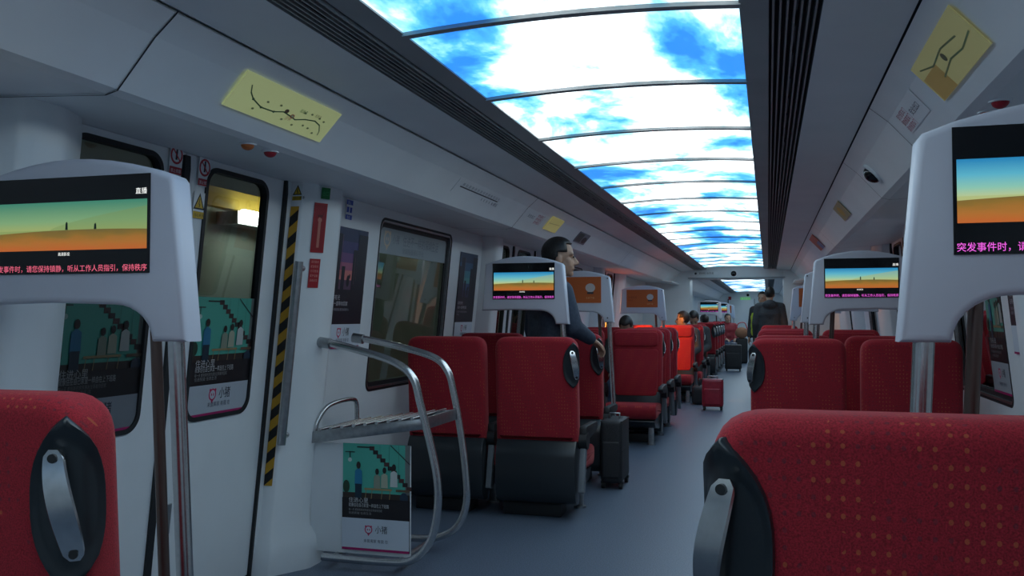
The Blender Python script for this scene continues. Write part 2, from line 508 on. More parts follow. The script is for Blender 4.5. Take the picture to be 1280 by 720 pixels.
# ceiling: border, vent band, flat panel, cove, soffit
def strip(b, s, p, q, y0, y1, m, th=.02):
    (xa, za), (xb, zb) = p, q
    A = [Vector((s * xa, y0, za)), Vector((s * xb, y0, zb)), Vector((s * xb, y1, zb)), Vector((s * xa, y1, za))]
    n = Vector((zb - za, 0, 0)); up = Vector((s * abs(zb - za), 0, abs(xb - xa))).normalized() * th
    lo = [b.bm.verts.new(v) for v in A]; hi = [b.bm.verts.new(v + up) for v in A]
    i = b.mi(m)
    for q_ in (lo, hi[::-1], *[(lo[k], lo[(k + 1) % 4], hi[(k + 1) % 4], hi[k]) for k in range(4)]):
        f = b.bm.faces.new(q_); f.material_index = i
COVE = [(.963, 2.043), (1.03, 1.985), (1.10, 1.905), (1.150, 1.848)]
def ceiling_run(y0, y1):
    b = B()
    for s in (-1, 1):
        strip(b, s, (.722, 2.072), (.959, 2.052), y0, y1, M['ceil'])
        for k in range(3): strip(b, s, COVE[k], COVE[k + 1], y0, y1, M['ceil'], .012)
        strip(b, s, (1.150, 1.848), (1.185, 1.838), y0, y1, M['ceil'], .012)
        strip(b, s, (1.185, 1.838), (1.64, 1.864), y0, y1, M['ceil'], .012)
    b.box((0, (y0 + y1) / 2, 2.22), (3.5, y1 - y0, .04), M['ceil'])
    for s in (-1, 1):
        strip(b, s, (.93, 2.085), (.99, 2.085), y0, y1, M['gap'])
        strip(b, s, (1.62, 1.84), (1.70, 1.84), y0, y1, M['ceil'], .4)
    struct(b.obj('ceiling', smooth=25))
ceiling_run(Y0, Y1); ceiling_run(17.1, 33)
n = 3
for s in (-1, 1):
    for (y0, y1) in ((Y0, Y1), (17.1, 33)):
        b = B()
        strip(b, s, (.500, 2.088), (.578, 2.080), y0, y1, M['border'])
        strip(b, s, (.572, 2.13), (.728, 2.13), y0, y1, M['groove'])
        strip(b, s, (.578, 2.080), (.579, 2.13), y0, y1, M['border'], .002); strip(b, s, (.720, 2.130), (.722, 2.073), y0, y1, M['border'], .002)
        for k in range(7):
            x = .592 + k * .019
            b.box((s * x, (y0 + y1) / 2, 2.09), (.006, y1 - y0, .034), M['fin'])
        if y1 < 17:
            for k in range(60):
                b.box((s * .651, y0 + .2 + k * .3, 2.082), (.012, .16, .010), M['groove'])
        struct(b.obj('trim_%d' % n, smooth=0)); n += 1
# joints across the cove
b = B()
def cove_joint(s, y, dy=0.):
    pts = [(.957, 2.049)] + [(x + .0, z - .002) for x, z in COVE] + [(1.19, 1.836), (1.6, 1.858)]
    for (a, c), (d, e) in zip(pts, pts[1:]):
        i = b.mi(M['gap'])
        f = b.bm.faces.new([b.bm.verts.new(v) for v in ((s * a, y - .003, c - .002), (s * d, y - .003, e - .002), (s * d, y + .003, e - .002), (s * a, y + .003, c - .002))]); f.material_index = i
b.closed = False
for s, y in ((-1, 2.03), (-1, 5.95), (1, 3.72), (1, 5.0), (-1, 10.6), (1, 8.4)): cove_joint(s, y)
struct(b.obj('trim_%d' % n, smooth=0)); n += 1
# end walls, bulkhead and second car
b = B(); b.box((0, Y0 - .03, 1.05), (3.7, .06, 2.4), M['wall']); struct(b.obj('wall_back'))
b = B()
for x0, x1, z0, z1 in ((-1.95, -.80, 0, 2.24), (.84, 1.95, 0, 2.24), (-.80, .84, 1.915, 2.24)):
    b.box(((x0 + x1) / 2, 16.8, (z0 + z1) / 2), (x1 - x0, .6, z1 - z0), M['wall'], .01)
b.box((.02, 16.49, 1.925), (1.7, .05, .02), M['border']); 
struct(b.obj('wall_middle'))
b = B()
b.box((-1.30, 15.9, 1.86), (.62, 1.3, .03), M['ceil'], .01, rot=Matrix.Rotation(math.radians(8), 3, 'Y'))
b.box((1.30, 15.9, 1.86), (.62, 1.3, .03), M['ceil'], .01, rot=Matrix.Rotation(math.radians(-8), 3, 'Y'))
struct(b.obj('trim_%d' % n)); n += 1
b = B(); 
for s in (-1, 1): slab(b, s, 17.1, 33, 0, ZT, M['wall'], 0, .05)
b.box((0, 33.03, 1.1), (3.8, .06, 2.3), M['wall']); struct(b.obj('wall_far'))
d_ = bpy.data.objects.new('door_7', None); COL.objects.link(d_); struct(d_); d_.location = (-.35, 32.98, 0)
b = B(); b.box((0, 0, .93), (.9, .03, 1.84), M['wall'], .01); b.obj('door_leaf', d_)
b = B(); b.box((-.46, 0, .93), (.03, .05, 1.86), M['gap']); b.box((.46, 0, .93), (.02, .04, 1.86), M['border']); b.obj('door_frame', d_)

# luminous sky ceilings
def sky_ceiling(y0, y1, ribs, label):
    t = thing('ceiling_light', label, 'ceiling light', (0, (y0 + y1) / 2, 2.09))
    ym = (y0 + y1) / 2; ar = lambda x: .020 * (1 - (x / .5) ** 2)
    eds = [y0] + ribs + [y1]
    for a, c in zip(eds, eds[1:]):
        b = B(); i = b.mi(M['sky']); xs = [-.5 + k / 12 for k in range(13)]
        lo = [[b.bm.verts.new((x, y - ym, ar(x) + .004)) for x in xs] for y in (a + .012, c - .012)]
        hi = [[b.bm.verts.new((x, y - ym, ar(x) + .024)) for x in xs] for y in (a + .012, c - .012)]
        for k in range(12):
            for q in ((lo[0][k], lo[1][k], lo[1][k + 1], lo[0][k + 1]), (hi[0][k], hi[0][k + 1], hi[1][k + 1], hi[1][k]),
                      (lo[0][k], lo[0][k + 1], hi[0][k + 1], hi[0][k]), (lo[1][k], hi[1][k], hi[1][k + 1], lo[1][k + 1])):
                f = b.bm.faces.new(q); f.material_index = i
        for k in (0, 12):
            f = b.bm.faces.new((lo[0][k], hi[0][k], hi[1][k], lo[1][k])); f.material_index = i
        b.obj('light_panel', t)
    for y in ribs:
        b = B(); i = b.mi(M['border']); xs = [-.505 + k * 1.01 / 12 for k in range(13)]
        R4 = [[b.bm.verts.new((x, y - ym + dy, ar(x) + dz)) for x in xs] for dy, dz in ((-.016, -.008), (.016, -.008), (.016, .03), (-.016, .03))]
        for k in range(12):
            for a in range(4):
                f = b.bm.faces.new((R4[a][k], R4[(a + 1) % 4][k], R4[(a + 1) % 4][k + 1], R4[a][k + 1])); f.material_index = i
        b.obj('rib', t)
sky_ceiling(-1.56, 16.0, [-.856, -.013] + [.83 + .843 * k for k in range(18)], 'long arched luminous ceiling printed with blue sky and white clouds above the near carriage')
sky_ceiling(17.6, 32, [18.4 + .843 * k for k in range(16)], 'far luminous sky ceiling seen through the opening to the next carriage')

# ------------------------------------------------------------------ seats
W = .51
LEAN = .045
def lean(y, z): return y - LEAN * max(0, (z - .45)) / .65
def make_seat(a, handle):
    """seat facing +Y, aisle on local x sign a; origin on the floor under the rear of the back"""
    root = bpy.data.objects.new('train_seat', None); root.empty_display_size = .1; COL.objects.link(root)
    hw = W / 2
    b = B()
    out = round_poly([(-hw, .46), (hw, .46), (hw, 1.098), (-hw, 1.098)], [.02, .02, .078, .078], 7)
    b.prism(out, M['fabric'], lambda x, z, t: (x, lean(t, z), z), .115, .036, 5, .5)
    # head cushion seam and side wings on the sitting side
    b.prism(round_poly([(-hw + .035, .93), (hw - .035, .93), (hw - .035, 1.07), (-hw + .035, 1.07)], .05, 4), M['fabric'], lambda x, z, t: (x, lean(t + .10, z), z), .035, .015, 2)
    b.prism(round_poly([(-hw + .05, .44), (hw - .05, .44), (hw - .035, .90), (-hw + .035, .90)], .04, 4), M['fabric'], lambda x, z, t: (x, lean(t + .10, z), z), .028, .013, 2)
    back = b.obj('backrest', root, 50)
    b = B()
    prof = round_poly([(.02, .49), (-.035, .42), (-.05, .22), (-.02, .10), (.10, .08), (.13, .30), (.11, .49)], [.01, .08, .1, .06, .05, .05, .02], 5)
    b.prism(prof, M['plastic'], lambda y, z, t: (t - hw + .006, y, z), W - .012, .012, 2)
    b.obj('back_shell', root, 50)
    b = B()
    b.prism(round_poly([(.12, .27), (.54, .25), (.585, .31), (.57, .385), (.45, .40), (.12, .375)], [.02, .05, .05, .05, .06, .02], 4), M['fabric'], lambda y, z, t: (t - hw + .004, y, z), W - .008, .03, 3)
    b.obj('seat_cushion', root, 50)
    b = B()
    b.prism(round_poly([(.11, .12), (.46, .17), (.55, .24), (.12, .27)], .03, 3), M['plastic'], lambda y, z, t: (t - hw + .02, y, z), W - .04, .01, 2)
    b.obj('seat_pan', root, 50)
    b = B()
    x = a * (hw - .07)
    b.box((x, .40, .10), (.05, .03, .20), M['steel'], .006); b.cyl((x, .40, .0), (x, .40, .012), .04, M['steel'])
    b.obj('leg', root)
    b = B()
    x = -a * (hw - .14)
    b.box((x, .36, .10), (.05, .03, .20), M['steel'], .006); b.cyl((x, .36, .0), (x, .36, .012), .04, M['steel'])
    b.obj('leg', root)
    b = B(); b.box((-a * .05, .16, .04), (W - .14, .16, .08), M['matte'], .01); b.obj('floor_box', root)
    # armrest on the aisle side
    x = a * (hw + .022)
    b = B()
    b.prism(round_poly([(.05, .50), (.06, .56), (.40, .555), (.44, .53), (.41, .50), (.15, .47)], .02, 4), M['matte'], lambda y, z, t: (x - .024 + t, y, z), .048, .012, 2)
    b.cyl((x - .026, .085, .47), (x + .026, .085, .47), .052, M['matte'], 22)
    arm = b.obj('armrest', root, 50)
    b = B()
    b.prism(round_poly([(.055, .43), (.10, .44), (.06, .27), (.035, .16), (-.01, .17), (.02, .29)], .012, 3), M['greyplastic'], lambda y, z, t: (x - .018 + t, y, z), .036, .006, 2)
    b.obj('armrest_bracket', arm, 50)
    if handle:
        # leaf-shaped recess wrapped round the rear aisle-side edge, with a bowed steel handle
        rr = .036; arc = rr * PI / 2; zc = .930
        def surf(q, off, z):
            yb = lean(0, z)
            if q < -arc / 2: x, y = hw - rr + q + arc / 2, -off
            elif q < arc / 2:
                an = (q + arc / 2) / rr; x, y = hw - rr + (rr + off) * math.sin(an), rr - (rr + off) * math.cos(an)
            else: x, y = hw + off, rr + q - arc / 2
            return (a * x, y + yb, z)
        NK = 36; leaf = []
        for k in range(NK):
            t = 2 * PI * k / NK; c_ = math.cos(t)
            leaf.append((-.011 + .003 * c_ + (1 if math.sin(t) > 0 else -1) * .061 * (1 - abs(c_) ** 2.7), .137 * c_))
        b = B(); i = b.mi(M['plastic']); rings = []
        for kk, of in ((1.0, -.012), (1.0, .004), (.955, .010), (.89, .009), (.82, .005), (.72, .004), (.62, .004), (.52, .004), (.42, .004), (.32, .004), (.22, .004), (.12, .004), (.0, .004)):
            rings.append([b.bm.verts.new(surf(-.011 + (px + .011) * kk, of, zc + pz * kk)) for px, pz in leaf])
        for r0, r1 in zip(rings, rings[1:]):
            for k in range(NK):
                f = b.bm.faces.new((r0[k], r0[(k + 1) % NK], r1[(k + 1) % NK], r1[k])); f.material_index = i
        bmesh.ops.remove_doubles(b.bm, verts=list(b.bm.verts), dist=.0001)
        rec = b.obj('handle_recess', back, 60)
        b = B(); i = b.mi(M['chrome']); sec = []
        HS = lambda t: -.018 + .016 * t
        HZ = lambda t: zc + .088 - .172 * t
        HO = lambda t: .014 + .022 * math.sin(t * PI) ** .8
        for k in range(19):
            t = k / 18; w2 = .0098 * math.sin(min(1, min(t, 1 - t) * 10 + .35) * PI / 2)
            sec.append([b.bm.verts.new(surf(HS(t) + dq, HO(t) + do, HZ(t))) for dq, do in ((-w2, .004), (-w2 * .85, 0), (w2 * .85, 0), (w2, .004), (w2 * .85, .008), (-w2 * .85, .008))])
        for s0, s1 in zip(sec, sec[1:]):
            for k in range(6):
                f = b.bm.faces.new((s0[k], s0[(k + 1) % 6], s1[(k + 1) % 6], s1[k])); f.material_index = i
        b.bm.faces.new(sec[0]).material_index = i; b.bm.faces.new(sec[-1][::-1]).material_index = i
        for t in (.07, .93): b.cyl(surf(HS(t), .0, HZ(t)), surf(HS(t), HO(t) + .003, HZ(t)), .0085, M['chrome'], 14)
        hnd = b.obj('grab_handle', rec, 50)
        for t in (.07, .93):
            b = B(); b.cyl(surf(HS(t), HO(t), HZ(t)), surf(HS(t), HO(t) + .0105, HZ(t)), .0068, M['matte'], 14)
            b.obj('bolt_cap', rec, 50)
    return root
PROTO = {}
def seat(x, y, facing, side, aisle, label, group):
    """x = centre; y = rear face of the backrest; facing +1 away from the camera"""
    a = (1 if side < 0 else -1) * facing
    k = (a, aisle)
    if k not in PROTO: PROTO[k] = make_seat(a, aisle); o = PROTO[k]
    else: o = copy_tree(PROTO[k])
    o.location = (x, y, 0); o.rotation_euler = (0, 0, 0 if facing > 0 else PI)
    tag(o, label, 'seat', group); return o

LE, RE = -.525, .478
G1 = 'red train seats'
# left rows
seat(-.455 - W / 2, 1.165, 1, -1, True, 'large red seat cropped by the left edge, steel handle in its corner, beside brown pole', G1)
def pair(y, facing, side, edge, la, lb, gap=.08, gw=.0, group=G1):
    x = edge + side * W / 2
    seat(x, y, facing, side, True, la, group)
    if lb: seat(x + side * (W + gap), y, facing, side, False, lb, group)
pair(5.22, 1, -1, -.53, 'red aisle seat with corner handle and full dark shell, just behind the luggage rack', 'red window seat without handle, partly behind the luggage rack hoops', gap=.07)
pair(6.40, 1, -1, -.595, 'red aisle seat with handle, partly hidden by the seat behind the luggage rack', 'red window seat glimpsed through the gap between two seats behind the luggage rack')
pair(8.93, -1, -1, -.44, 'red aisle seat facing the camera with full cushion visible, beside the first orange panel pole', 'red window seat facing the camera, under the first orange panel')
pair(9.66, -1, -1, -.44, 'middle one of the three red aisle seats facing the camera on the left', None)
pair(10.40, -1, -1, -.44, 'third and farthest of the three red aisle seats facing the camera on the left', 'red window seat whose top edge glows orange under the farther orange panel')
pair(13.30, -1, -1, -.47, 'red seat lit bright orange with its cushion showing, behind the small red suitcase', 'orange lit window seat beside the head with the orange face')
pair(14.15, -1, -1, -.40, 'narrow strip of orange lit aisle seat under the head with the orange face', None)
pair(15.05, -1, -1, -.40, 'dark red seat edge under the dark haired head beyond the orange face', None)
k = 0
ordn = ['nearest', 'second', 'third', 'fourth', 'fifth', 'sixth']
for y in (18.1, 19.05, 20.0, 20.95, 21.9, 25.6):
    pair(y, 1, -1, -.44, '%s red seat in the far left row of handled seats beyond the carriage opening' % ordn[k], None, group='handled seats in the far carriage'); k += 1
# right rows
pair(1.20, 1, 1, RE + .018, 'very large red dotted seat back filling the lower right corner, with black handle recess', 'red window seat at the right picture edge, next to the very large dotted seat', gap=.06)
pair(5.22, 1, 1, RE - .006, 'red aisle seat with handle on the right, seen just above the very large dotted seat', 'red window seat on the right, behind the near right display pole', gap=.075)
pair(6.08, 1, 1, RE - .006, 'red aisle seat on the right, only its top edge showing beyond the handled seat', 'red window seat peeping out left of the seat behind the near right display pole', gap=.06)
pair(8.93, -1, 1, RE - .006, 'third red seat top stepping up along the right of the aisle', 'red window seat seen below the middle right display screen')
pair(9.66, -1, 1, RE - .006, 'fourth red seat top stepping up along the right of the aisle', None)
pair(13.3, -1, 1, RE - .006, 'farthest red seat top on the right, in front of the standing pair', None)

# ------------------------------------------------------------------ displays on poles
TICK = '突发事件时，请您保持镇静，听从工作人员指引，保持秩序'
def display(xf, y, side, kind, label, film='film_blue', tk='magenta', kx=1., kz=1., dz=0.):
    """xf = aisle-side foot; s runs from there towards the windows"""
    t = thing('display_stand', label, 'display', (xf, y, 0), 0, 'screens and panels on poles between the seats')
    X = lambda s_: side * s_ * kx
    KZ = lambda z: 1.17 + (z - 1.17) * kz + dz
    # housing outline (s, z)
    arch = []
    for k in range(8):
        a = k / 7 * PI / 2
        arch.append((.092 + .105 * (1 - math.cos(a)) ** 1.0, 1.172 + .09 * math.sin(a)))
    top = []
    for k in range(1, 10):
        q = k / 10
        top.append((.585 + (.047 - .585) * q, 1.585 + .052 * math.sin(q * PI) ** .9))
    o = [(0, 1.17), (.09, 1.17)] + arch[1:] + [(.40, 1.268), (.595, 1.262)]
    o = o + round_poly([(.614, 1.262), (.588, 1.585)], 0) + top + [(.046, 1.582), (.036, 1.568)]
    b = B()
    b.prism([(X(p), z) for p, z in (o if side > 0 else o)], M['housing'], lambda p, z, q: (p, q - .035, KZ(z)), .075, .016, 3)
    b.obj('housing', t, 40)
    if kind == 'screen':
        w, h = .440 * kx, .248 * kz
        a0 = Art((X(.094) if side > 0 else X(.534), -.0355, KZ(1.340)), (1, 0, 0), (0, 0, 1), w, h, .003)
        a0.base(M['bezel'])
        near = y < 3
        pic = a0.rect(.015 if side > 0 else .02, .245, .985, .745, M[film])
        uvl = a0.b.bm.loops.layers.uv.new('UVMap')
        for lp, uv in zip(pic.loops, ((0, 0), (1, 0), (1, 1), (0, 1))): lp[uvl].uv = uv
        for fx, hh in ((.49, .07), (.67, .05)):
            a0.k += 1
            a0.shape([(fx - .008, .455), (fx + .008, .455), (fx + .006, .455 + hh), (fx + .001, .47 + hh), (fx - .006, .455 + hh)], M['figure'])
        a0.text('直播', .915, .80, .017, M['whitetext'], fit=.034)
        a0.text('高清影视', .44, .19, .010, M['whitetext'], fit=.036)
        a0.text(TICK, .012, .028, .019, M[tk], fit=w * .976)
        a0.obj('screen', t)
    else:
        w, h = .41, .235
        a0 = Art((X(.112) if side > 0 else X(.112 + w), -.0355, 1.345), (1, 0, 0), (0, 0, 1), w, h, .003)
        a0.base(ink(196, 98, 44))
        a0.text('全城热卖', .05, .52, .030, ink(150, 70, 35)); a0.text('购物节', .05, .36, .022, ink(150, 70, 35))
        a0.text('立即下载', .66, .16, .020, ink(225, 170, 120))
        a0.disc(.76, .58, .11, .17, ink(205, 195, 190)); a0.rect(.69, .34, .83, .42, ink(60, 55, 62))
        a0.obj('advert_panel', t)
    b = B()
    b.tube([(X(.047), 0, 1.18 + dz), (X(-.012), 0, .02)], .0205, M['chrome'], 18)
    b.cyl((X(-.013), 0, .0), (X(-.0125), 0, .03), .045, M['steel'], 20)
    b.obj('pole', t)
    b = B(); b.tube([(X(.150), .065, 1.275), (X(.088), .065, .02)], .0145, M['brown'], 14)
    b.cyl((X(.087), .065, 0), (X(.088), .065, .03), .03, M['matte'], 16)
    b.obj('rear_pole', t)
    for z in ((1.21, 1.565) if kind != 'screen' else ()):
        b = B(); b.cyl((X(.055), -.034, z), (X(.055), -.039, z), .006, M['matte'], 10); b.obj('screw', t)
    return t
display(-.815, 1.92, -1, 'screen', 'large display on pole at left picture edge, its screen cut off, pink ticker text', 'film_green', 'pinktext', 1.13, 1.015, -.012)
display(.817, 1.92, 1, 'screen', 'largest display at right picture edge, screen cut off, magenta ticker text', kx=1.06)
display(-.722, 5.88, -1, 'screen', 'mid size display with lit dune film, in front of the standing man')
display(.820, 5.98, 1, 'screen', 'mid size display with lit dune film on the right, left of the largest display')
display(-.755, 7.9, -1, 'advert', 'orange advert panel on pole just right of the standing man')
display(-.715, 11.8, -1, 'advert', 'smaller orange advert panel on the left, beside glowing orange window')
display(.835, 7.9, 1, 'advert', 'thin edge-on orange advert panel beside the mid size right display')
display(.835, 11.8, 1, 'advert', 'smallest orange advert panel on the right, next to the carriage opening')
display(-.52, 22.6, -1, 'screen', 'left of two tiny lit displays through the carriage opening')
display(-.43, 25.5, -1, 'screen', 'right of two tiny lit displays through the carriage opening')
display(-.45, 29.5, -1, 'advert', 'tiny bright orange advert panel near the far end wall')

# ------------------------------------------------------------------ luggage rack beside the left door
RK = thing('luggage_rack', 'steel tube luggage rack with slatted shelf and two hoops beside the door pillar', 'luggage rack', (-1.3, 4.1, 0))
RKI = Matrix.Translation(RK.location).inverted()
def rk(b, name, par=None):
    o = b.obj(name, par or RK, 50)
    if not par: o.matrix_parent_inverse = RKI
    return o
YF, YB = 3.92, 4.38
def hoop(y, pts):
    b = B(); P_ = smooth_path([(x, y, z) for x, z in pts], 7); b.tube(P_, .0185, M['chrome'], 16)
    b.cyl((pts[0][0] - .03, y, pts[0][1]), (pts[0][0] + .03, y, pts[0][1] - .008), .026, M['steel'], 18)
    return rk(b, 'hoop')
hoop(YF, [(-1.515, 1.097), (-1.36, 1.065), (-1.15, 1.005), (-1.05, .93), (-1.01, .80), (-.955, .60), (-.925, .45), (-.925, .31), (-.96, .17), (-1.05, .075), (-1.20, .055), (-1.52, .055)])
hoop(YB, [(-1.56, 1.107), (-1.36, 1.07), (-1.13, 1.01), (-1.045, .935), (-1.01, .82), (-.972, .62), (-.945, .42), (-.94, .26), (-.985, .14), (-1.08, .075), (-1.22, .055), (-1.55, .055)])
sz = lambda x: .635 + (x + 1.59) * .14
b = B()
for y in (YF + .012, YB - .012):
    b.prism([(-1.60, sz(-1.60) - .035), (-1.0, sz(-1.0) - .03), (-1.0, sz(-1.0) + .022), (-1.60, sz(-1.60) + .022)], M['steel'], lambda x, z, t, y=y: (x, y - .006 + t, z), .012, .002, 1)
for x in (-1.60, -1.0):
    b.box((x, (YF + YB) / 2, sz(x) - .005), (.014, YB - YF - .01, .055), M['steel'], .002)
rk(b, 'shelf_frame')
for k in range(9):
    x = -1.545 + k * .061
    b = B(); b.tube([(x, YF + .004, sz(x) + .026), (x, YB - .004, sz(x) + .026)], .0085, M['chrome'], 12); rk(b, 'slat')
b = B(); b.tube(smooth_path([(-1.575, YF + .02, sz(-1.58)), (-1.57, YF + .03, .70), (-1.555, YF + .09, .765), (-1.55, YF + .2, .785), (-1.55, YB - .10, .785), (-1.55, YB - .04, .76), (-1.55, YB - .03, .66)], 6), .012, M['chrome'], 12); rk(b, 'guard_rail')
b = B(); b.box((-1.345, YF + .05, .335), (.53, .014, .53), M['wall'], .004); rk(b, 'front_panel')
b = B(); b.tube([(-1.12, YF, .058), (-1.12, YB, .058)], .016, M['steel'], 12); b.tube([(-1.46, YF, .058), (-1.46, YB, .058)], .016, M['steel'], 12); rk(b, 'cross_bar')

# ------------------------------------------------------------------ posters and signs
def logo(a, cx, cy, r, m, bg):
    """pink speech-bubble logo with two dots; r in metres"""
    rx, ry = r / a.w, r / a.h
    a.disc(cx, cy, rx, ry, m); a.k -= 1
    a.k += 1; a.shape([(cx - rx * .35, cy - ry * .8), (cx + rx * .45, cy - ry * .85), (cx - rx * .05, cy - ry * 1.5)], m)
    a.disc(cx, cy, rx * .74, ry * .74, bg)
    a.disc(cx - rx * .27, cy, rx * .13, ry * .24, m); a.disc(cx + rx * .27, cy, rx * .13, ry * .24, m)
    a.disc(cx - rx * .7, cy + ry * .75, rx * .22, ry * .25, m); a.disc(cx + rx * .7, cy + ry * .75, rx * .22, ry * .25, m)
def strip_foot(a, f, dim=1.):
    w = ink(int(205 * dim), int(212 * dim), int(222 * dim)); pk = ink(200, 50, 95)
    a.rect(0, 0, 1, f, w); a.rect(0, 0, 1, f * .075, ink(165, 25, 95))
    r = a.w * .058
    logo(a, .40, f * .66, r, pk, w)
    a.text('小猪', .50, f * .66 - .012 * a.w / .35 / a.h, .040 * a.w / .35, ink(45, 45, 55), fit=a.w * .18)
    a.text('未曾离家 有我 在', .33, f * .27, .018 * a.w / .35, ink(90, 95, 110), fit=a.w * .36)
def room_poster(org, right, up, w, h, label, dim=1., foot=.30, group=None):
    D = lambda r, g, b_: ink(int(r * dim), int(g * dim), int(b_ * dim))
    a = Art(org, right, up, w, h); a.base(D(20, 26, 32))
    f = foot
    Z = lambda v: f + (1 - f) * v
    teal = D(84, 186, 164)
    a.rect(0, Z(.30), 1, 1, teal); a.rect(.93, Z(.30), 1, 1, D(120, 128, 124)); a.rect(0, Z(.26), 1, Z(.34), D(58, 46, 40))
    # staircase
    st = D(42, 34, 34)
    for k in range(11):
        x = .40 + k * .055; y = .97 - k * .052
        a.rect(x, Z(y - .055), x + .075, Z(y), st if k % 2 else D(80, 50, 48))
    a.line([(.22, Z(.955)), (.46, Z(.955))], .006, st); a.line([(.72, Z(.99)), (1.0, Z(.75))], .004, st)
    for x in (.56, .70, .84): a.line([(x, Z(.99)), (x, Z(.78 - (x - .56)))], .0015, D(50, 110, 100))
    # hanging lamp
    a.line([(.04, Z(.885)), (.18, Z(.885))], .004, st); a.line([(.11, Z(.89)), (.11, Z(.80))], .004, st); a.disc(.11, Z(.78), .03, .02, D(205, 225, 215))
    # figures around tables
    def fig(x, y, c, s_=1.):
        a.k += 1; a.shape([(x - .05 * s_, Z(y)), (x + .05 * s_, Z(y)), (x + .045 * s_, Z(y + .17 * s_)), (x, Z(y + .20 * s_)), (x - .045 * s_, Z(y + .17 * s_))], c)
        a.disc(x, Z(y + .235 * s_), .028 * s_, .030 * s_, D(40, 32, 30))
    fig(.24, .44, D(40, 130, 170), 1.15); a.rect(.19, Z(.22), .29, Z(.46), D(24, 52, 70))
    fig(.52, .40, D(150, 160, 140)); fig(.63, .42, D(185, 190, 165)); fig(.77, .44, D(210, 215, 210), 1.1)
    a.rect(.33, Z(.385), .74, Z(.41), D(170, 150, 105))
    for x in (.36, .45, .60, .72): a.line([(x, Z(.39)), (x - .02, Z(.22))], .003, D(165, 140, 95))
    a.rect(.80, Z(.38), 1, Z(.41), D(110, 90, 70)); a.disc(.06, Z(.42), .05, .06, D(40, 70, 50)); a.disc(.92, Z(.30), .06, .05, D(40, 60, 80))
    a.rect(0, f, 1, Z(.27), D(34, 28, 32))
    a.text('住进心里', .10, Z(.215), .026 * w / .35, D(205, 205, 205))
    a.text('就像住在自己家里一样自在上下班路', .10, Z(.155), .020 * w / .35, D(205, 205, 205), fit=w * .60)
    a.text('每一天 都有新的房东朋友在等着你回家', .10, Z(.10), .013 * w / .35, D(150, 150, 150), fit=w * .50)
    a.text('住进民宿 住进生活', .10, Z(.055), .013 * w / .35, D(150, 150, 150), fit=w * .34)
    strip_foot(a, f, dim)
    return tag(a.obj('poster'), label, 'poster', group)
def city_poster(org, right, up, w, h, label, teal=False, foot=.20):
    a = Art(org, right, up, w, h); a.base(ink(30, 34, 58))
    f = foot; Z = lambda v: f + (1 - f) * v
    bands = [(44, 54, 88), (66, 62, 112), (112, 74, 124), (170, 92, 122), (214, 124, 118), (88, 62, 86), (40, 36, 52)] if not teal else [(34, 52, 82), (44, 84, 116), (62, 130, 144), (76, 146, 146), (56, 78, 116), (48, 44, 78), (28, 28, 44)]
    ys = [1, .86, .74, .64, .56, .46, .36, 0]
    for k, c in enumerate(bands): a.rect(0, Z(ys[k + 1]), 1, Z(ys[k]), ink(*c))
    tw = ink(22, 24, 40); 
    for x0, x1, t in ((.0, .12, .80), (.10, .28, .93), (.33, .42, .60), (.62, .74, .78), (.74, 1.0, .95)):
        a.rect(x0, Z(.2), x1, Z(t), tw)
    a.line([(.30, Z(.5)), (.30, Z(.92))], .004, ink(130, 90, 100)); a.line([(.68, Z(.42)), (.68, Z(.70))], .003, ink(120, 80, 90))
    a.disc(.52, Z(.45), .04, .05, ink(26, 22, 34)); a.disc(.56, Z(.50), .02, .02, ink(26, 22, 34))
    a.rect(0, f, 1, Z(.36), ink(30, 26, 38))
    a.text('城市有光', .07, Z(.255), .030 * w / .42, ink(190, 185, 190)); a.text('总有一盏等你回家', .07, Z(.195), .026 * w / .42, ink(190, 185, 190), fit=w * .5)
    a.text('住进家一样的民宿 遇见有故事的人', .07, Z(.14), .016 * w / .42, ink(150, 145, 155), fit=w * .55)
    a.text('和生活', .07, Z(.10), .016 * w / .42, ink(150, 145, 155))
    strip_foot(a, f)
    return tag(a.obj('poster'), label, 'poster')
NX = Vector((1, 0, 0))
upL = (wall_pt(-1, 0, 1.8) - wall_pt(-1, 0, .8)).normalized(); upR = (wall_pt(1, 0, 1.8) - wall_pt(1, 0, .8)).normalized()
def onwall(side, y, z, off=-.003): return wall_pt(side, y, z, off)
# left wall faces +X: right vector is +Y ; right wall faces -X: right vector is -Y
city_poster(onwall(-1, 4.17, 1.05), (0, 1, 0), upL, .43, .655, 'dusk city poster with pink sky between the door pillar and the first window')
city_poster(onwall(-1, 6.18, 1.05), (0, 1, 0), upL, .40, .655, 'dark teal city poster left of the mid size left display', True)
city_poster(onwall(1, 4.60, 1.05), (0, -1, 0), upR, .43, .655, 'dark city poster with pink line on the right wall, under the largest display')
room_poster((-1.432, YF + .040, .092), (1, 0, 0), (0, 0, 1), .352, .512, 'teal staircase poster hanging on the white panel under the luggage rack')
d = DOORS[0]
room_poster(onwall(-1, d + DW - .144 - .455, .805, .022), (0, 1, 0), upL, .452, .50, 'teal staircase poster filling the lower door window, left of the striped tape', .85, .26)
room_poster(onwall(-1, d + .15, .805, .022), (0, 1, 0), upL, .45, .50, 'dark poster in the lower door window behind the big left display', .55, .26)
room_poster(onwall(1, 5.2, .83, .025), (0, -1, 0), upR, .40, .62, 'dim teal poster in the window at the right edge, beside the dark city poster', .75, .26)
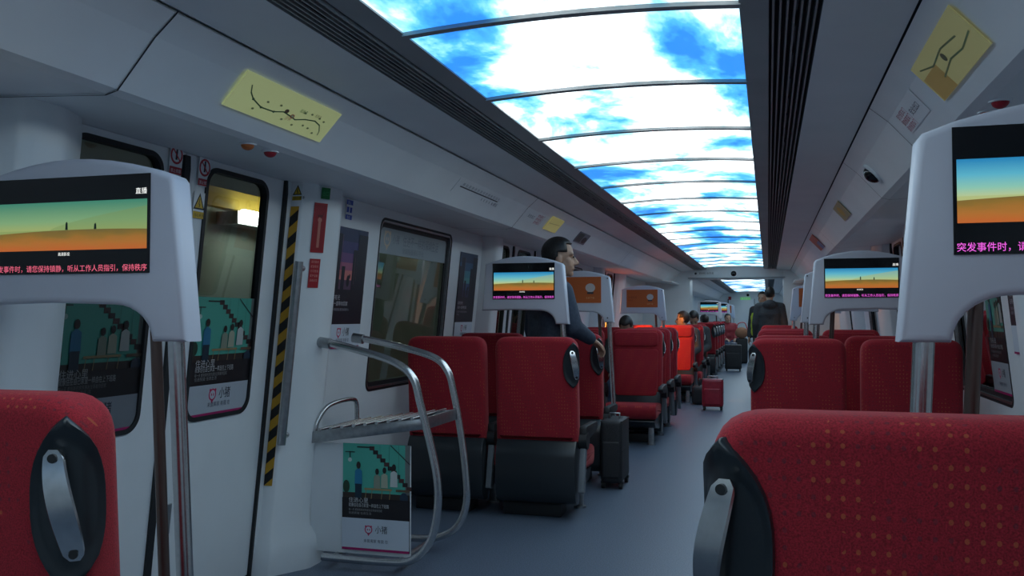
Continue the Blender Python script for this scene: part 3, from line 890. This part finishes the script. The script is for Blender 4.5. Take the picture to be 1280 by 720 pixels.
# white band across the top of the first window
a = Art(onwall(-1, 4.815, 1.60, .022), (0, 1, 0), upL, 1.115, .165, .002); bgc = ink(148, 158, 162); a.base(bgc)
logo(a, .09, .55, .05, ink(196, 176, 150), bgc); a.text('小猪', .16, .45, .06, ink(110, 116, 124), fit=.10)
a.text('住进不一样的深圳生活', .30, .42, .075, ink(118, 126, 134), fit=.62); a.text('全球民宿预订平台', .30, .12, .04, ink(130, 138, 144), fit=.36)
tag(a.obj('window_banner'), 'pale lettered banner across the top of the first left window', 'banner')

def sign(org, right, up, w, h, base, label, draw=None, name='sign', pts=None, group=None):
    a = Art(org, right, up, w, h, .0015); a.base(base, pts)
    if draw: draw(a)
    return tag(a.obj(name), label, 'sign', group)
PR_ = Vector((.0575, .120, 0)).normalized(); PN_ = Vector((PR_.y, -PR_.x, 0))
def pill(t, z):   # slanting near face of the pillar after the first door, t metres along it
    return Vector((wl(z) + .125 * .47, 3.905 - .150, z)) + PR_ * t + PN_ * .004   # aisle face of the pillar after the first door
red = ink(170, 28, 38); wht = ink(220, 222, 226)
def extinguisher(a):
    a.rect(.08, .04, .92, .96, ink(150, 22, 34)); a.rect(.40, .10, .60, .62, ink(196, 120, 104)); a.disc(.5, .66, .16, .05, ink(196, 120, 104)); a.rect(.30, .72, .70, .76, ink(110, 30, 34)); a.line([(.55, .70), (.75, .80)], .004, ink(110, 30, 34))
sign(pill(.062, 1.53), PR_, upL, .075, .24, red, 'tall red fire extinguisher sign on the door pillar', extinguisher)
sign(pill(.066, 1.36), PR_, upL, .060, .14, red, 'red instruction label under the fire extinguisher sign', lambda a: [a.text(t, .1, .86 - .16 * k, .014, ink(225, 150, 140), fit=.045) for k, t in enumerate(('消防器材', '紧急情况', '方可使用', '爱护设施', '违者必究'))])
sign(pill(.095, 1.79), PR_, upL, .050, .055, ink(26, 120, 60), 'small green sign on the pillar above the fire extinguisher sign', lambda a: a.text('出口', .12, .3, .026, ink(70, 170, 100), fit=.036))
def warn(a):
    yl = ink(206, 168, 40)
    a.k += 1; a.shape([(.02, .34), (.98, .34), (.5, .98)], ink(25, 25, 25)); a.k += 1; a.shape([(.16, .40), (.84, .40), (.5, .86)], yl)
    a.line([(.5, .74), (.46, .56)], .004, ink(25, 25, 25)); a.line([(.46, .56), (.54, .52), (.5, .44)], .004, ink(25, 25, 25))
    a.rect(.02, 0, .98, .26, yl); a.text('当心夹手', .14, .07, .016, ink(30, 30, 30), fit=.06)
def ban(a):
    a.disc(.5, .66, .48, .31, ink(180, 34, 48), 24); a.disc(.5, .66, .36, .235, wht, 24); a.rect(.42, .50, .58, .80, ink(30, 32, 38)); a.disc(.5, .84, .08, .05, ink(30, 32, 38))
    a.line([(.22, .84), (.78, .48)], .006, ink(180, 34, 48)); a.rect(.02, .02, .98, .26, ink(180, 34, 48)); a.text('禁止倚靠', .12, .08, .016, wht, fit=.06)
bgw = M['wall']
sign(onwall(-1, 3.035, 1.745, .009), (0, 1, 0), upL, .075, .115, bgw, 'round red no leaning sign right of the door seam', ban)
sign(onwall(-1, 2.855, 1.765, .009), (0, 1, 0), upL, .075, .115, bgw, 'round red prohibition sign left of the door seam, half behind the display', ban)
sign(onwall(-1, 3.022, 1.615, .009), (0, 1, 0), upL, .075, .105, bgw, 'yellow warning triangle on the door below the no leaning sign', warn)
sign(Vector((wl(1.772) + .006, 3.7405, 1.772)), (1, .03, 0), upL, .050, .075, bgw, 'yellow warning triangle on the pillar above the striped tape', warn)
def blue3(a):
    bl = ink(40, 78, 176)
    a.rect(0, .76, 1, 1, bl); a.rect(0, 0, 1, .24, bl); a.rect(.10, .36, .45, .64, bl); a.rect(.58, .36, .92, .64, bl)
    a.text('爱心', .2, .80, .02, wht, fit=.035); a.text('专座', .2, .04, .02, wht, fit=.035)
sign(onwall(-1, 4.30, 1.745), (0, 1, 0), upL, .075, .105, bgw, 'small blue pictogram label above the dusk city poster', blue3)
# hazard tape on the door jamb
a = Art(Vector((wl(.42) + .003, 3.7405, .42)), (1, .03, 0), upL, .043, 1.33, .001); a.base(ink(200, 150, 36))
n_ = 13
for k in range(n_):
    z0 = k / n_; a.k = 2
    a.shape([(0, z0), (1, z0 + .028), (1, z0 + .028 + .5 / n_), (0, z0 + .5 / n_)], ink(18, 18, 20))
tag(a.obj('hazard_tape'), 'yellow and black striped tape down the door jamb left of the pillar', 'tape')
# vertical grab rail on the pillar
def pr(z): return Vector((wl(z) + .088, 3.718, z))
g = thing('grab_rail', 'vertical steel grab rail on the white pillar beside the striped tape', 'grab rail', pr(.63))
gi = Matrix.Translation(g.location).inverted()
b = B(); b.tube([pr(1.48), pr(.62)], .0195, M['steel'], 16); o = b.obj('bar', g); o.matrix_parent_inverse = gi
for z in (1.45, .66):
    b = B(); p = pr(z); b.cyl(p, p + Vector((-.005, .05, 0)), .013, M['steel'], 12); o = b.obj('bracket', g); o.matrix_parent_inverse = gi
# sign faces on the coves
def cove_frame(s, t0, t1):
    """two points down the cove (parameter along the slope)"""
    return None
cup = Vector((.80, 0, .80)).normalized()
def cove_pt(s, z, y, off=.0):
    # cove polyline
    for (xa, za), (xb, zb) in zip(COVE, COVE[1:]):
        if zb <= z <= za:
            q = (za - z) / (za - zb); x = xa + (xb - xa) * q
            break
    n_ = Vector((-s * .72, 0, -.69))
    return Vector((s * x, y, z)) + n_ * off
def cove_art(s, y0, y1, z0, z1, off=.004, th=.004):
    p = cove_pt(s, z0, y0 if s < 0 else y1); q = cove_pt(s, z1, y0 if s < 0 else y1)
    up = (q - p); r = Vector((0, 1 if s < 0 else -1, 0)); nrm = r.cross(up).normalized()
    return Art(p + nrm * off, r, up, y1 - y0, up.length, th)
def linemap(a):
    gr = ink(70, 110, 74)
    pts = [(.10, .72), (.13, .55), (.18, .42), (.28, .30), (.40, .32), (.48, .42), (.56, .38), (.62, .34), (.70, .45), (.80, .52), (.87, .46), (.91, .30), (.92, .18)]
    a.line(pts, .005, gr)
    for x, y in pts[2:5]: a.disc(x, y, .010, .035, gr, 10)
    a.disc(.50, .47, .02, .06, ink(110, 90, 70), 10); a.disc(.575, .40, .02, .06, ink(205, 110, 90), 12); a.disc(.575, .40, .011, .035, ink(208, 214, 160), 12)
    for x, y in ((.42, .55), (.30, .5), (.66, .62), (.73, .66), (.62, .18), (.72, .28), (.78, .26), (.82, .64), (.88, .60), (.85, .18), (.5, .22), (.22, .2)):
        a.disc(x, y, .012, .03, ink(150, 160, 110), 8)
    a.text('沙井', .52, .26, .02, ink(205, 130, 110)); a.text('前海湾', .60, .60, .016, ink(90, 150, 100)); a.text('机场北', .76, .64, .014, ink(120, 120, 90))
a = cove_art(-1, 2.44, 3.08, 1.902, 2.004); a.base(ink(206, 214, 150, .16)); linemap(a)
tag(a.obj('route_map'), 'long pale yellow route map panel on the left cove above the doors', 'map')
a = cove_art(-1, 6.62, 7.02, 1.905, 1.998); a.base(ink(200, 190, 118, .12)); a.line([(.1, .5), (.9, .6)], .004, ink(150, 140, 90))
tag(a.obj('route_map'), 'small yellow panel on the left cove above the standing man', 'map')
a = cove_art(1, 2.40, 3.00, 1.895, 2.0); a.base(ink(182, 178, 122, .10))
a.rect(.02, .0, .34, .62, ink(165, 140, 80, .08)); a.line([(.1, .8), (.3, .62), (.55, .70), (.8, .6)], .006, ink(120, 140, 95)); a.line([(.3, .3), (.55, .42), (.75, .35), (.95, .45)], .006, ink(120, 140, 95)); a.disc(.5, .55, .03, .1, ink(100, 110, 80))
tag(a.obj('route_map'), 'pale yellow diamond-looking map panel on the right cove above the largest display', 'map')
a = cove_art(-1, 4.55, 5.45, 1.908, 1.980, .002, .0004); a.base(M['ceil'])
a.line([(.08, .52), (.86, .52)], .007, ink(38, 40, 56))
for k in range(14):
    x = .10 + k * .056
    a.text(random.choice(['南山', '后海', '福田', '碧海', '机场', '塘尾']), x, .62, .022, ink(110, 116, 132), fit=.03)
    if k > 7: a.line([(x, .34), (x + .006, .20)], .006, ink(70, 74, 92))
a.text('11号线', .78, .15, .03, ink(70, 72, 90), fit=.10)
tag(a.obj('line_diagram'), 'printed line diagram with long black line on the left cove above the first window', 'sign')
def pinksticker(s, y0, y1, lab, c=(190, 60, 90)):
    a = cove_art(s, y0, y1, 1.908, 1.980, .002, .0004); a.base(M['ceil'])
    for k in range(3): a.text('请勿倚靠车门', .55 if s < 0 else .05, .68 - .3 * k, .028, ink(*c), fit=a.w * .40)
    a.text('安全出口', .06 if s < 0 else .52, .4, .03, ink(80, 88, 104), fit=a.w * .36)
    tag(a.obj('sticker'), lab, 'sticker')
pinksticker(-1, 6.05, 6.5, 'pink lettered sticker on the left cove beside the small yellow panel')
pinksticker(1, 3.2, 3.6, 'pink lettered sticker on the right cove below the pale yellow map panel')
a = cove_art(-1, 7.75, 8.2, 1.90, 1.985); a.base(ink(120, 128, 138)); a.rect(.05, .1, .5, .9, ink(50, 70, 66)); a.disc(.75, .4, .2, .3, ink(22, 24, 30))
tag(a.obj('sticker'), 'dark green and black sticker on the left cove right of the standing man', 'sticker')
a = cove_art(1, 6.2, 6.65, 1.90, 1.99); a.base(ink(172, 160, 120)); a.disc(.45, .5, .2, .35, ink(196, 160, 70))
tag(a.obj('sticker'), 'small yellowish picture sticker on the right cove beyond the black dome', 'sticker')
a = cove_art(1, 9.0, 9.6, 1.90, 2.02); a.base(ink(196, 104, 84)); a.rect(.5, 0, 1, .5, ink(120, 130, 170))
tag(a.obj('sticker'), 'reddish picture sticker at the far end of the right cove', 'sticker')
# door indicator lamps on the soffit
for s, y, lab, c in ((-1, 2.77, 'orange door lamp on the left soffit under the long route map', (190, 104, 50)), (-1, 2.92, 'red door lamp on the left soffit under the long route map', (170, 32, 48)),
                     (1, 2.95, 'orange door lamp on the right soffit above the largest display', (190, 100, 50)), (1, 2.81, 'red door lamp on the right soffit above the largest display', (165, 26, 44)),
                     (-1, 7.5, 'dark red door lamp on the left soffit above the head of the standing man', (120, 24, 34))):
    t = thing('indicator_lamp', lab, 'lamp', (s * 1.215, y, 1.838), 0, 'door lamps on the soffits')
    b = B(); b.ell((0, 0, -.002), (.024, .024, .020), ink(*c)); b.obj('lens', t); b = B(); b.cyl((0, 0, .02), (0, 0, -.004), .031, M['ceil'], 20); b.obj('ring', t)
# domes
def dome(name, label, cat, loc, nrm, r):
    t = thing(name, label, cat, loc); q = Vector(nrm).to_track_quat('Z', 'Y').to_matrix()
    b = B(); b.ell((0, 0, 0), (r, r, r * .85), M['bezel'], q, 22); b.obj('dome', t)
    b = B(); b.cyl(Vector(nrm).normalized() * -.01, Vector(nrm).normalized() * .012, r * 1.25, M['ceil'], 24); b.obj('mount_ring', t)
dome('camera_dome', 'black camera dome on the right cove', 'camera', cove_pt(1, 1.93, 4.7), (-.72, 0, -.69), .05)
dome('camera_dome', 'black round camera on the beam over the carriage opening', 'camera', (-.02, 16.495, 2.0), (0, -1, 0), .052)
dome('camera_dome', 'tiny black camera high on the far end wall', 'camera', (-.12, 32.99, 2.0), (0, -1, 0), .05)
sign((-.72, 16.498, 1.985), (1, 0, 0), (0, 0, 1), .42, .05, M['wall'], 'small black lettering on the beam left of the round camera', lambda a: (a.disc(.06, .5, .05, .42, ink(60, 62, 70)), a.text('深圳地铁 商务车厢', .2, .2, .045, ink(60, 62, 70), fit=.26)))
sign((-.38, 32.96, 1.83), (1, 0, 0), (0, 0, 1), .34, .09, mat('green_exit_sign', srgb((110, 200, 120)), .4, emit=.25), 'small green lit sign on the far end wall', lambda a: a.text('安全出口', .15, .25, .07, ink(225, 240, 225), fit=.25))
sign((-.80, 32.96, 1.83), (1, 0, 0), (0, 0, 1), .10, .12, red, 'small red label on the far end wall left of the green sign')
# ------------------------------------------------------------------ platform outside
M['station'] = speckled('grey_green_platform_wall', (.36, .44, .38), (.44, .52, .46), 2, .7)
b = B(); b.box((-3.2, 9, 1.2), (.1, 30, 5), M['station']); o = tag(b.obj('platform_wall'), 'grey green station wall seen through the left door window', 'wall'); struct(o)
b = B(); b.box((3.2, 9, 1.2), (.1, 30, 5), mat('dark_tunnel_wall', (.03, .033, .036), .8)); struct(b.obj('wall_tunnel'))
t = thing('platform_sign', 'yellow station band seen through the door window beside the big left display', 'sign', (-3.06, 5.5, 2.04))
b = B(); b.box((0, 0, 0), (.06, 2.6, .13), mat('yellow_band', srgb((175, 145, 50)), .6, emit=.02)); b.obj('board', t)
b = B(); b.box((-2.95, 9.0, 2.5), (.05, .6, .09), mat('platform_tube', (.93, 1, .93), .5, emit=14), .01); b.box((-3.08, 9.0, 2.5), (.20, .64, .12), M['steel']); struct(b.obj('trim_%d' % (n + 2)))  # extra lamp, unseen above the window view, added to brighten the platform wall
t = thing('platform_lamp', 'bright white lamp seen through the door window', 'lamp', (-2.95, 5.62, 1.925))
b = B(); b.box((0, 0, 0), (.05, .42, .09), mat('platform_tube', (.93, 1, .93), .5, emit=14), .01); b.obj('tube', t)
b = B(); b.box((-.12, 0, -.01), (.19, .46, .09), M['steel']); b.obj('tray', t)
b = B()
for y in (10.9, 13.6): b.box((-2.48, y, 1.2), (1.4, .1, 3.2), MC['dark_tunnel_wall'])  # unseen partitions, added to screen the orange lightbox off from the other windows
struct(b.obj('trim_%d' % (n + 1)))
t = thing('light_box', 'glowing orange lightbox behind the far left door window', 'lightbox', (-2.3, 12.4, 1.25))
b = B(); b.box((0, 0, 0), (.06, 1.5, 1.5), mat('orange_lightbox', (1, .18, .035), .5, emit=2.0), .01); b.obj('panel', t)
b = B()
for y in (-.5, -.2, .25, .55): b.box((.035, y, 0), (.02, .07, 1.5), ink(30, 20, 30))
b.obj('mullion', t)

# ------------------------------------------------------------------ luggage
def suitcase(x, y, w, dp, h, m, label, rz=0., pole=True):
    t = thing('suitcase', label, 'suitcase', (x, y, 0), rz)
    b = B(); b.box((0, 0, .045 + h / 2), (w, dp, h), m, .035, 4); b.box((0, -dp / 2 - .004, .045 + h * .38), (w * .78, .03, h * .58), m, .014, 3); b.obj('body', t, 50)
    b = B()
    for k in range(3): b.box((0, dp / 2 * (1 if k == 2 else -1) * (0 if k < 2 else .2), .05 + h * (.97 if k == 0 else .5)), (w + .004, dp * .9, .006), M['matte'], .002)
    b.obj('zip', t)
    b = B()
    b.tube([(-w * .22, 0, .04 + h), (-w * .22, 0, .06 + h + .02), (w * .22, 0, .06 + h + .02), (w * .22, 0, .04 + h)], .008, M['steel'], 10); b.obj('handle', t)
    for sx in (-1, 1):
        for sy in (-1, 1):
            b = B(); b.cyl((sx * w * .40 - .012, sy * dp * .36, .025), (sx * w * .40 + .012, sy * dp * .36, .025), .025, M['rubber'], 16)
            b.box((sx * w * .40, sy * dp * .36, .045), (.035, .04, .02), M['matte'], .003); b.obj('wheel', t)
    return t
suitcase(-.505, 6.42, .155, .36, .44, speckled('black_luggage_cloth', (.016, .017, .02), (.03, .032, .036), 120, .6), 'black suitcase on wheels standing beside the left seats behind the luggage rack')
suitcase(-.135, 11.95, .27, .20, .36, speckled('red_luggage', (.32, .012, .03), (.40, .02, .04), 20, .35), 'small red suitcase standing in the aisle by the orange lit seat')
suitcase(-.19, 20.6, .36, .26, .55, MC['black_luggage_cloth'], 'large dark suitcase beside the far left row of handled seats')
t = thing('carry_bag', 'dark bag on the floor behind the small red suitcase', 'bag', (-.36, 12.7, 0))
b = B(); b.box((0, 0, .13), (.20, .32, .26), M['matte'], .06, 4); b.obj('body', t, 60)
b = B(); b.tube(smooth_path([(0, -.1, .24), (0, -.07, .34), (0, .07, .34), (0, .1, .24)], 5), .010, M['matte'], 8); b.obj('strap', t)

# ------------------------------------------------------------------ people
def capsule(b, a, c, ra, rc, m, seg=14):
    a = Vector(a); c = Vector(c); b.tube([a, c], [ra, rc], m, seg)
    b.ell(a, (ra, ra, ra), m, seg=seg); b.ell(c, (rc, rc, rc), m, seg=seg)
def chain(b, pts, rs, m, seg=14):
    for k in range(len(pts) - 1): capsule(b, pts[k], pts[k + 1], rs[k], rs[k + 1], m, seg)
def remesh(o, vox, it=6, fac=.5):
    r = o.modifiers.new('merge', 'REMESH'); r.mode = 'VOXEL'; r.voxel_size = vox; r.use_smooth_shade = True
    s_ = o.modifiers.new('smooth', 'SMOOTH'); s_.iterations = it; s_.factor = fac
def hand(b, wrist, dirn, palm, m, curl=.6, sgn=1, k=1.):
    """palm and five fingers; dirn along the hand, palm = palm normal"""
    d = Vector(dirn).normalized(); n = Vector(palm); n = (n - d * n.dot(d)).normalized(); s = d.cross(n).normalized() * sgn
    w = Vector(wrist)
    for t in (-.027, -.009, .009, .027): capsule(b, w + d * .012 * k + s * t * .75 * k, w + d * .088 * k + s * t * k, .015 * k, .0125 * k, m, 10)
    for t, ln in ((-.030, .062), (-.010, .078), (.010, .084), (.030, .074)):
        p = w + d * .092 * k + s * t * k; L = [.45, .32, .23]; a = 0.; rr = .0095
        for j, q in enumerate(L):
            a += curl * (.55, .75, .55)[j]
            e = p + (d * math.cos(a) + n * math.sin(a)) * ln * q * k
            capsule(b, p, e, rr * k, (rr - .0012) * k, m, 8); p = e; rr -= .0012
    p = w + d * .035 * k + s * .030 * k; q = p + (d * .55 + s * .7 + n * .35).normalized() * .036 * k; e = q + (d * .85 + s * .25 + n * .55).normalized() * .032 * k
    capsule(b, p, q, .0135 * k, .011 * k, m, 8); capsule(b, q, e, .011 * k, .009 * k, m, 8)

def person(loc, rz, label, pose, top, low, hyaw=0., hpitch=0., vox=.010, sc=1., hairlen=0, hood=False, hs=1., vest=None):
    """facing +Y before rz; pose = joints"""
    sk = M['skin']; J = dict(pose)
    V = lambda n_: Vector(J[n_])
    b = B(); b.closed = False
    # torso and limbs
    ch, pe, nk = V('chest'), V('pelvis'), V('neck')
    def torso(b, m, e):
        sx = Vector((.085, 0, 0))
        capsule(b, ch - sx, ch + sx, .115 + e, .115 + e, m); capsule(b, ch + Vector((0, 0, .06)) - sx * 1.1, ch + Vector((0, 0, .06)) + sx * 1.1, .095 + e, .095 + e, m)
        mid = (ch + pe) / 2; capsule(b, mid - sx * .75, mid + sx * .75, .11 + e, .11 + e, m)
        capsule(b, pe - sx * .9, pe + sx * .9, .115 + e, .115 + e, m)
        for u, v in ((ch, mid), (mid, pe)):
            for s in (-1, 1): capsule(b, u + sx * .9 * s, v + sx * .8 * s, .108 + e, .108 + e, m)
        for s in 'lr': capsule(b, nk + Vector((0, 0, -.03)), V('sh_' + s), .055 + e, .06 + e, m)
    torso(b, sk, 0)
    for s in 'lr':
        chain(b, [V('sh_' + s), V('el_' + s), V('wr_' + s)], [.056, .044, .028], sk)
        chain(b, [V('hip_' + s), V('kn_' + s), V('an_' + s)], [.085, .056, .038], sk)
        chain(b, [V('an_' + s) + Vector((0, -.03, -.03)), V('toe_' + s)], [.040, .030], sk)
        dd = (V('wr_' + s) - V('el_' + s)).normalized() + Vector(J.get('hd_' + s, (0, 0, 0)))
        hand(b, V('wr_' + s), dd, J.get('pn_' + s, (1 if s == 'l' else -1, 0, 0)), sk, J.get('curl_' + s, .5), 1 if s == 'l' else -1)
    # head
    hc = V('head'); R = Matrix.Rotation(hyaw, 3, 'Z') @ Matrix.Rotation(hpitch, 3, 'X') @ Matrix.Scale(hs, 3)
    H = lambda x, y, z: hc + R @ Vector((x, y, z))
    b.ell(H(0, -.012, .028), (.074, .094, .092), sk, R, 20); b.ell(H(0, .022, -.045), (.056, .066, .074), sk, R, 18)
    b.ell(H(0, .062, -.098), (.026, .022, .020), sk, R, 12)
    capsule(b, H(0, .084, .004), H(0, .106, -.034), .009, .0145, sk, 10); b.ell(H(0, .092, -.040), (.019, .014, .010), sk, R, 10)
    capsule(b, H(-.042, .070, .020), H(.042, .070, .020), .014, .014, sk, 10)
    capsule(b, H(-.018, .080, -.068), H(.018, .080, -.068), .010, .010, sk, 10); capsule(b, H(-.04, .05, -.02), H(-.035, .055, -.05), .022, .02, sk, 10); capsule(b, H(.04, .05, -.02), H(.035, .055, -.05), .022, .02, sk, 10)
    for s in (-1, 1): b.ell(H(s * .074, -.008, -.018), (.011, .021, .032), sk, R, 12)
    chain(b, [nk + Vector((0, -.01, -.05)), nk + Vector((0, 0, .03)), H(0, -.015, -.06)], [.062, .054, .054], sk)
    body = b.obj('person', None, 0); remesh(body, vox, 4); body.location = loc; body.rotation_euler = (0, 0, rz); body.scale = (sc,) * 3
    tag(body, label, 'person')
    # eyes
    for s in (-1, 1):
        b = B(); b.ell(H(s * .030, .083, .002), (.011, .007, .006), ink(30, 24, 22), R, 10); b.obj('eye', body)
    # hair: a cap that leaves the face free
    t = bmesh.new(); bmesh.ops.create_uvsphere(t, u_segments=32, v_segments=22, radius=1)
    low_z = -.085 if not hairlen else -.16
    for v in t.verts: v.co = Vector((v.co.x * .083, v.co.y * .104 - .013, v.co.z * .101 + .031))
    dead = [v for v in t.verts if not (v.co.z > .075 or (v.co.y < -.005 and v.co.z > low_z + .02 and v.co.z > -.062 - .0) or (v.co.y < .045 and v.co.z > .03))]
    bmesh.ops.delete(t, geom=dead, context='VERTS')
    b = B(); b.closed = False; b.merge(t, M['hair'], Matrix.Translation(hc) @ R.to_4x4())
    o = b.obj('hair', body, 80); sd = o.modifiers.new('thick', 'SOLIDIFY'); sd.thickness = .016; sd.offset = -1
    # jacket and trousers
    b = B(); b.closed = False; torso(b, top, .016)
    for s in 'lr':
        w_ = V('wr_' + s); e_ = V('el_' + s)
        chain(b, [V('sh_' + s), e_, w_ + (e_ - w_).normalized() * .02], [.075, .062, .045], top)
    capsule(b, nk + Vector((0, -.005, -.03)), nk + Vector((0, -.005, .005)), .075, .070, top)
    if hood: b.ell(nk + Vector((0, -.08, -.02)), (.12, .07, .075), top)
    o = b.obj('jacket', body, 0); remesh(o, max(vox, .010), 5)
    if vest:
        b = B(); b.closed = False
        m_ = (ch + pe) / 2
        for u in (ch - Vector((0, 0, .02)), m_, pe + Vector((0, 0, .05))): capsule(b, u - Vector((.085, 0, 0)), u + Vector((.085, 0, 0)), .142, .142, vest)
        for s_ in (-1, 1): capsule(b, ch + Vector((.08 * s_, 0, 0)), pe + Vector((.075 * s_, 0, .05)), .14, .14, vest)
        o = b.obj('vest', body, 0); remesh(o, .012, 5)
    b = B(); b.closed = False
    capsule(b, pe - Vector((.07, 0, .02)), pe + Vector((.07, 0, -.02)), .128, .128, low)
    for s in 'lr': chain(b, [V('hip_' + s), V('kn_' + s), V('an_' + s) + Vector((0, 0, .03))], [.10, .072, .058], low)
    o = b.obj('trousers', body, 0); remesh(o, .012, 5)
    for s in 'lr':
        b = B(); b.closed = False; A_ = V('an_' + s)
        chain(b, [A_ + Vector((0, -.035, -.035)), V('toe_' + s)], [.050, .040], M['matte']); b.ell(A_ + Vector((0, -.02, .0)), (.05, .06, .05), M['matte'])
        o = b.obj('shoe', body, 0); remesh(o, .010, 3)
    return body
STAND = dict(pelvis=(0, 0, .93), chest=(0, 0, 1.26), neck=(0, -.01, 1.45), head=(0, .01, 1.60), sh_l=(-.18, -.01, 1.385), sh_r=(.18, -.01, 1.385),
             el_l=(-.235, -.03, 1.11), el_r=(.235, -.03, 1.11), wr_l=(-.24, .05, .88), wr_r=(.24, .05, .88), hip_l=(-.09, 0, .90), hip_r=(.09, 0, .90),
             kn_l=(-.10, .02, .49), kn_r=(.10, .02, .49), an_l=(-.10, -.02, .085), an_r=(.10, -.02, .085), toe_l=(-.115, .14, .042), toe_r=(.115, .14, .042))
SIT = dict(pelvis=(0, 0, .52), chest=(0, -.04, .84), neck=(0, -.05, 1.00), head=(0, -.02, 1.145), sh_l=(-.18, -.05, .95), sh_r=(.18, -.05, .95),
           el_l=(-.22, .02, .70), el_r=(.22, .02, .70), wr_l=(-.12, .24, .62), wr_r=(.12, .24, .62), hip_l=(-.09, .03, .50), hip_r=(.09, .03, .50),
           kn_l=(-.10, .42, .47), kn_r=(.10, .42, .47), an_l=(-.10, .40, .085), an_r=(.10, .40, .085), toe_l=(-.115, .56, .042), toe_r=(.115, .56, .042),
           pn_l=(0, 0, -1), pn_r=(0, 0, -1))
navy = speckled('navy_jacket_cloth', (.030, .045, .075), (.045, .062, .095), 60, .8)
grey = speckled('charcoal_jacket_cloth', (.030, .032, .038), (.045, .047, .052), 60, .8)
jeans = speckled('blue_denim', (.05, .08, .14), (.08, .11, .18), 90, .8)
dark = speckled('dark_trouser_cloth', (.015, .016, .02), (.025, .026, .03), 60, .8)
maroon = speckled('maroon_jacket_cloth', (.22, .02, .03), (.28, .03, .04), 60, .8)
hiviz = mat('yellow_green_vest_cloth', srgb((190, 205, 60)), .7)
ps = dict(STAND); ps.update(neck=(0, .03, 1.43), head=(0, .075, 1.585), chest=(0, .0, 1.24), sh_l=(-.165, -.01, 1.35), sh_r=(.165, -.01, 1.345), el_l=(-.21, -.02, 1.09),
                            el_r=(.225, .04, 1.11), wr_r=(.175, .215, 1.025), hd_r=(.2, .0, -.2), pn_r=(0, 0, -1), curl_r=.9)
person((-.905, 6.10, 0), math.radians(-45), 'standing man with short black hair in navy jacket, head turned right, behind left display', ps, navy, dark, hyaw=math.radians(-32), vox=.007, sc=1.035, hs=1.12)
person((.60, 15.6, 0), 0, 'person in charcoal hooded jacket standing with back turned in the carriage opening', STAND, grey, dark, vox=.012, sc=1.0, hood=True)
p2 = dict(STAND); p2.update(el_l=(-.27, .06, 1.10), wr_l=(-.24, .27, 1.17), pn_l=(1, 0, 0))
person((.48, 16.5, 0), math.radians(160), 'person in yellow green vest holding a phone, half hidden behind the charcoal hooded jacket', p2, grey, dark, vox=.012, sc=.97, vest=hiviz)
def sitter(x, y, rz, label, top=dark, **k):
    return person((x, y, 0), rz, label, SIT, top, jeans, vox=.012, **k)
sitter(-.70, 13.88, PI, 'seated person with orange lit face and black hair above the orange lit seat', grey, hyaw=math.radians(-85), sc=1.03)
sitter(-1.0, 10.15, PI, 'seated person whose black hair shows by the pole of the smaller orange panel', grey, hpitch=-.8, sc=.97)
sitter(-.60, 14.78, PI, 'seated person whose dark hair shows right of the orange lit face', grey, hpitch=-.8, sc=1.04)
for (x, y, lab, tp) in ((-.72, 19.35, 'dark haired head above the nearest far seat with handle', navy), (-.95, 22.2, 'dark haired head under the right of the two tiny displays', grey)):
    sitter(x, y, 0, lab, tp)
sitter(-.46, 24.4, PI + .3, 'person in maroon jacket sitting beside the aisle facing the camera near the far end', maroon, sc=1.03)
t = thing('basket', 'brown woven bag held beside the aisle by the person in maroon', 'bag', (-.10, 24.0, .0))
b = B(); b.ell((0, 0, .80), (.17, .12, .15), speckled('brown_wicker', (.24, .10, .05), (.32, .15, .08), 60, .7)); b.obj('body', t)
b = B(); b.box((0, .1, .33), (.30, .3, .66), M['matte'], .06, 3); b.obj('stand', t)
b = B(); b.tube(smooth_path([(-.14, 0, .86), (-.08, 0, 1.04), (.08, 0, 1.06), (.15, 0, .88)], 5), .012, mat('pink_strap', srgb((190, 60, 70)), .6), 8); b.obj('strap', t)

# ------------------------------------------------------------------ lights
def spot(name, loc, tgt, e, col, ang, size=.1):
    l = bpy.data.lights.new(name, 'SPOT'); l.energy = e; l.color = col; l.spot_size = math.radians(ang); l.spot_blend = .3; l.shadow_soft_size = size
    o = bpy.data.objects.new(name, l); COL.objects.link(o); o.location = loc
    o.rotation_euler = (Vector(tgt) - Vector(loc)).to_track_quat('-Z', 'Y').to_euler(); return o
spot('orange_platform_light', (-2.22, 12.18, 1.72), (-.72, 13.3, .80), 430, (1, .33, .06), 50, .05)
spot('orange_platform_light', (-2.22, 12.55, 1.5), (-1.1, 10.75, 1.1), 70, (1, .33, .06), 40, .05)
w = bpy.data.worlds.new('night'); SC.world = w; w.use_nodes = True
w.node_tree.nodes['Background'].inputs[0].default_value = (.02, .025, .03, 1); w.node_tree.nodes['Background'].inputs[1].default_value = .3

# ------------------------------------------------------------------ camera
f_, du, dv = 1108., 320., 36.
n0 = math.sqrt(f_ * f_ + du * du + dv * dv); psi = math.asin(du / n0); th = math.asin(dv / n0 / math.cos(psi))
cd = bpy.data.cameras.new('camera'); cam = bpy.data.objects.new('camera', cd); COL.objects.link(cam)
cam.location = (.57, 0, 1.22); cam.rotation_euler = (PI / 2 + th, 0, psi)
cd.sensor_width = 36; cd.lens = f_ / 1280 * 36; cd.clip_start = .02
SC.camera = cam
SC.view_settings.view_transform = 'Standard'; SC.view_settings.look = 'None'
SC.view_settings.gamma = 1; SC.view_settings.use_curve_mapping = False
SC.view_settings.exposure = 0.55
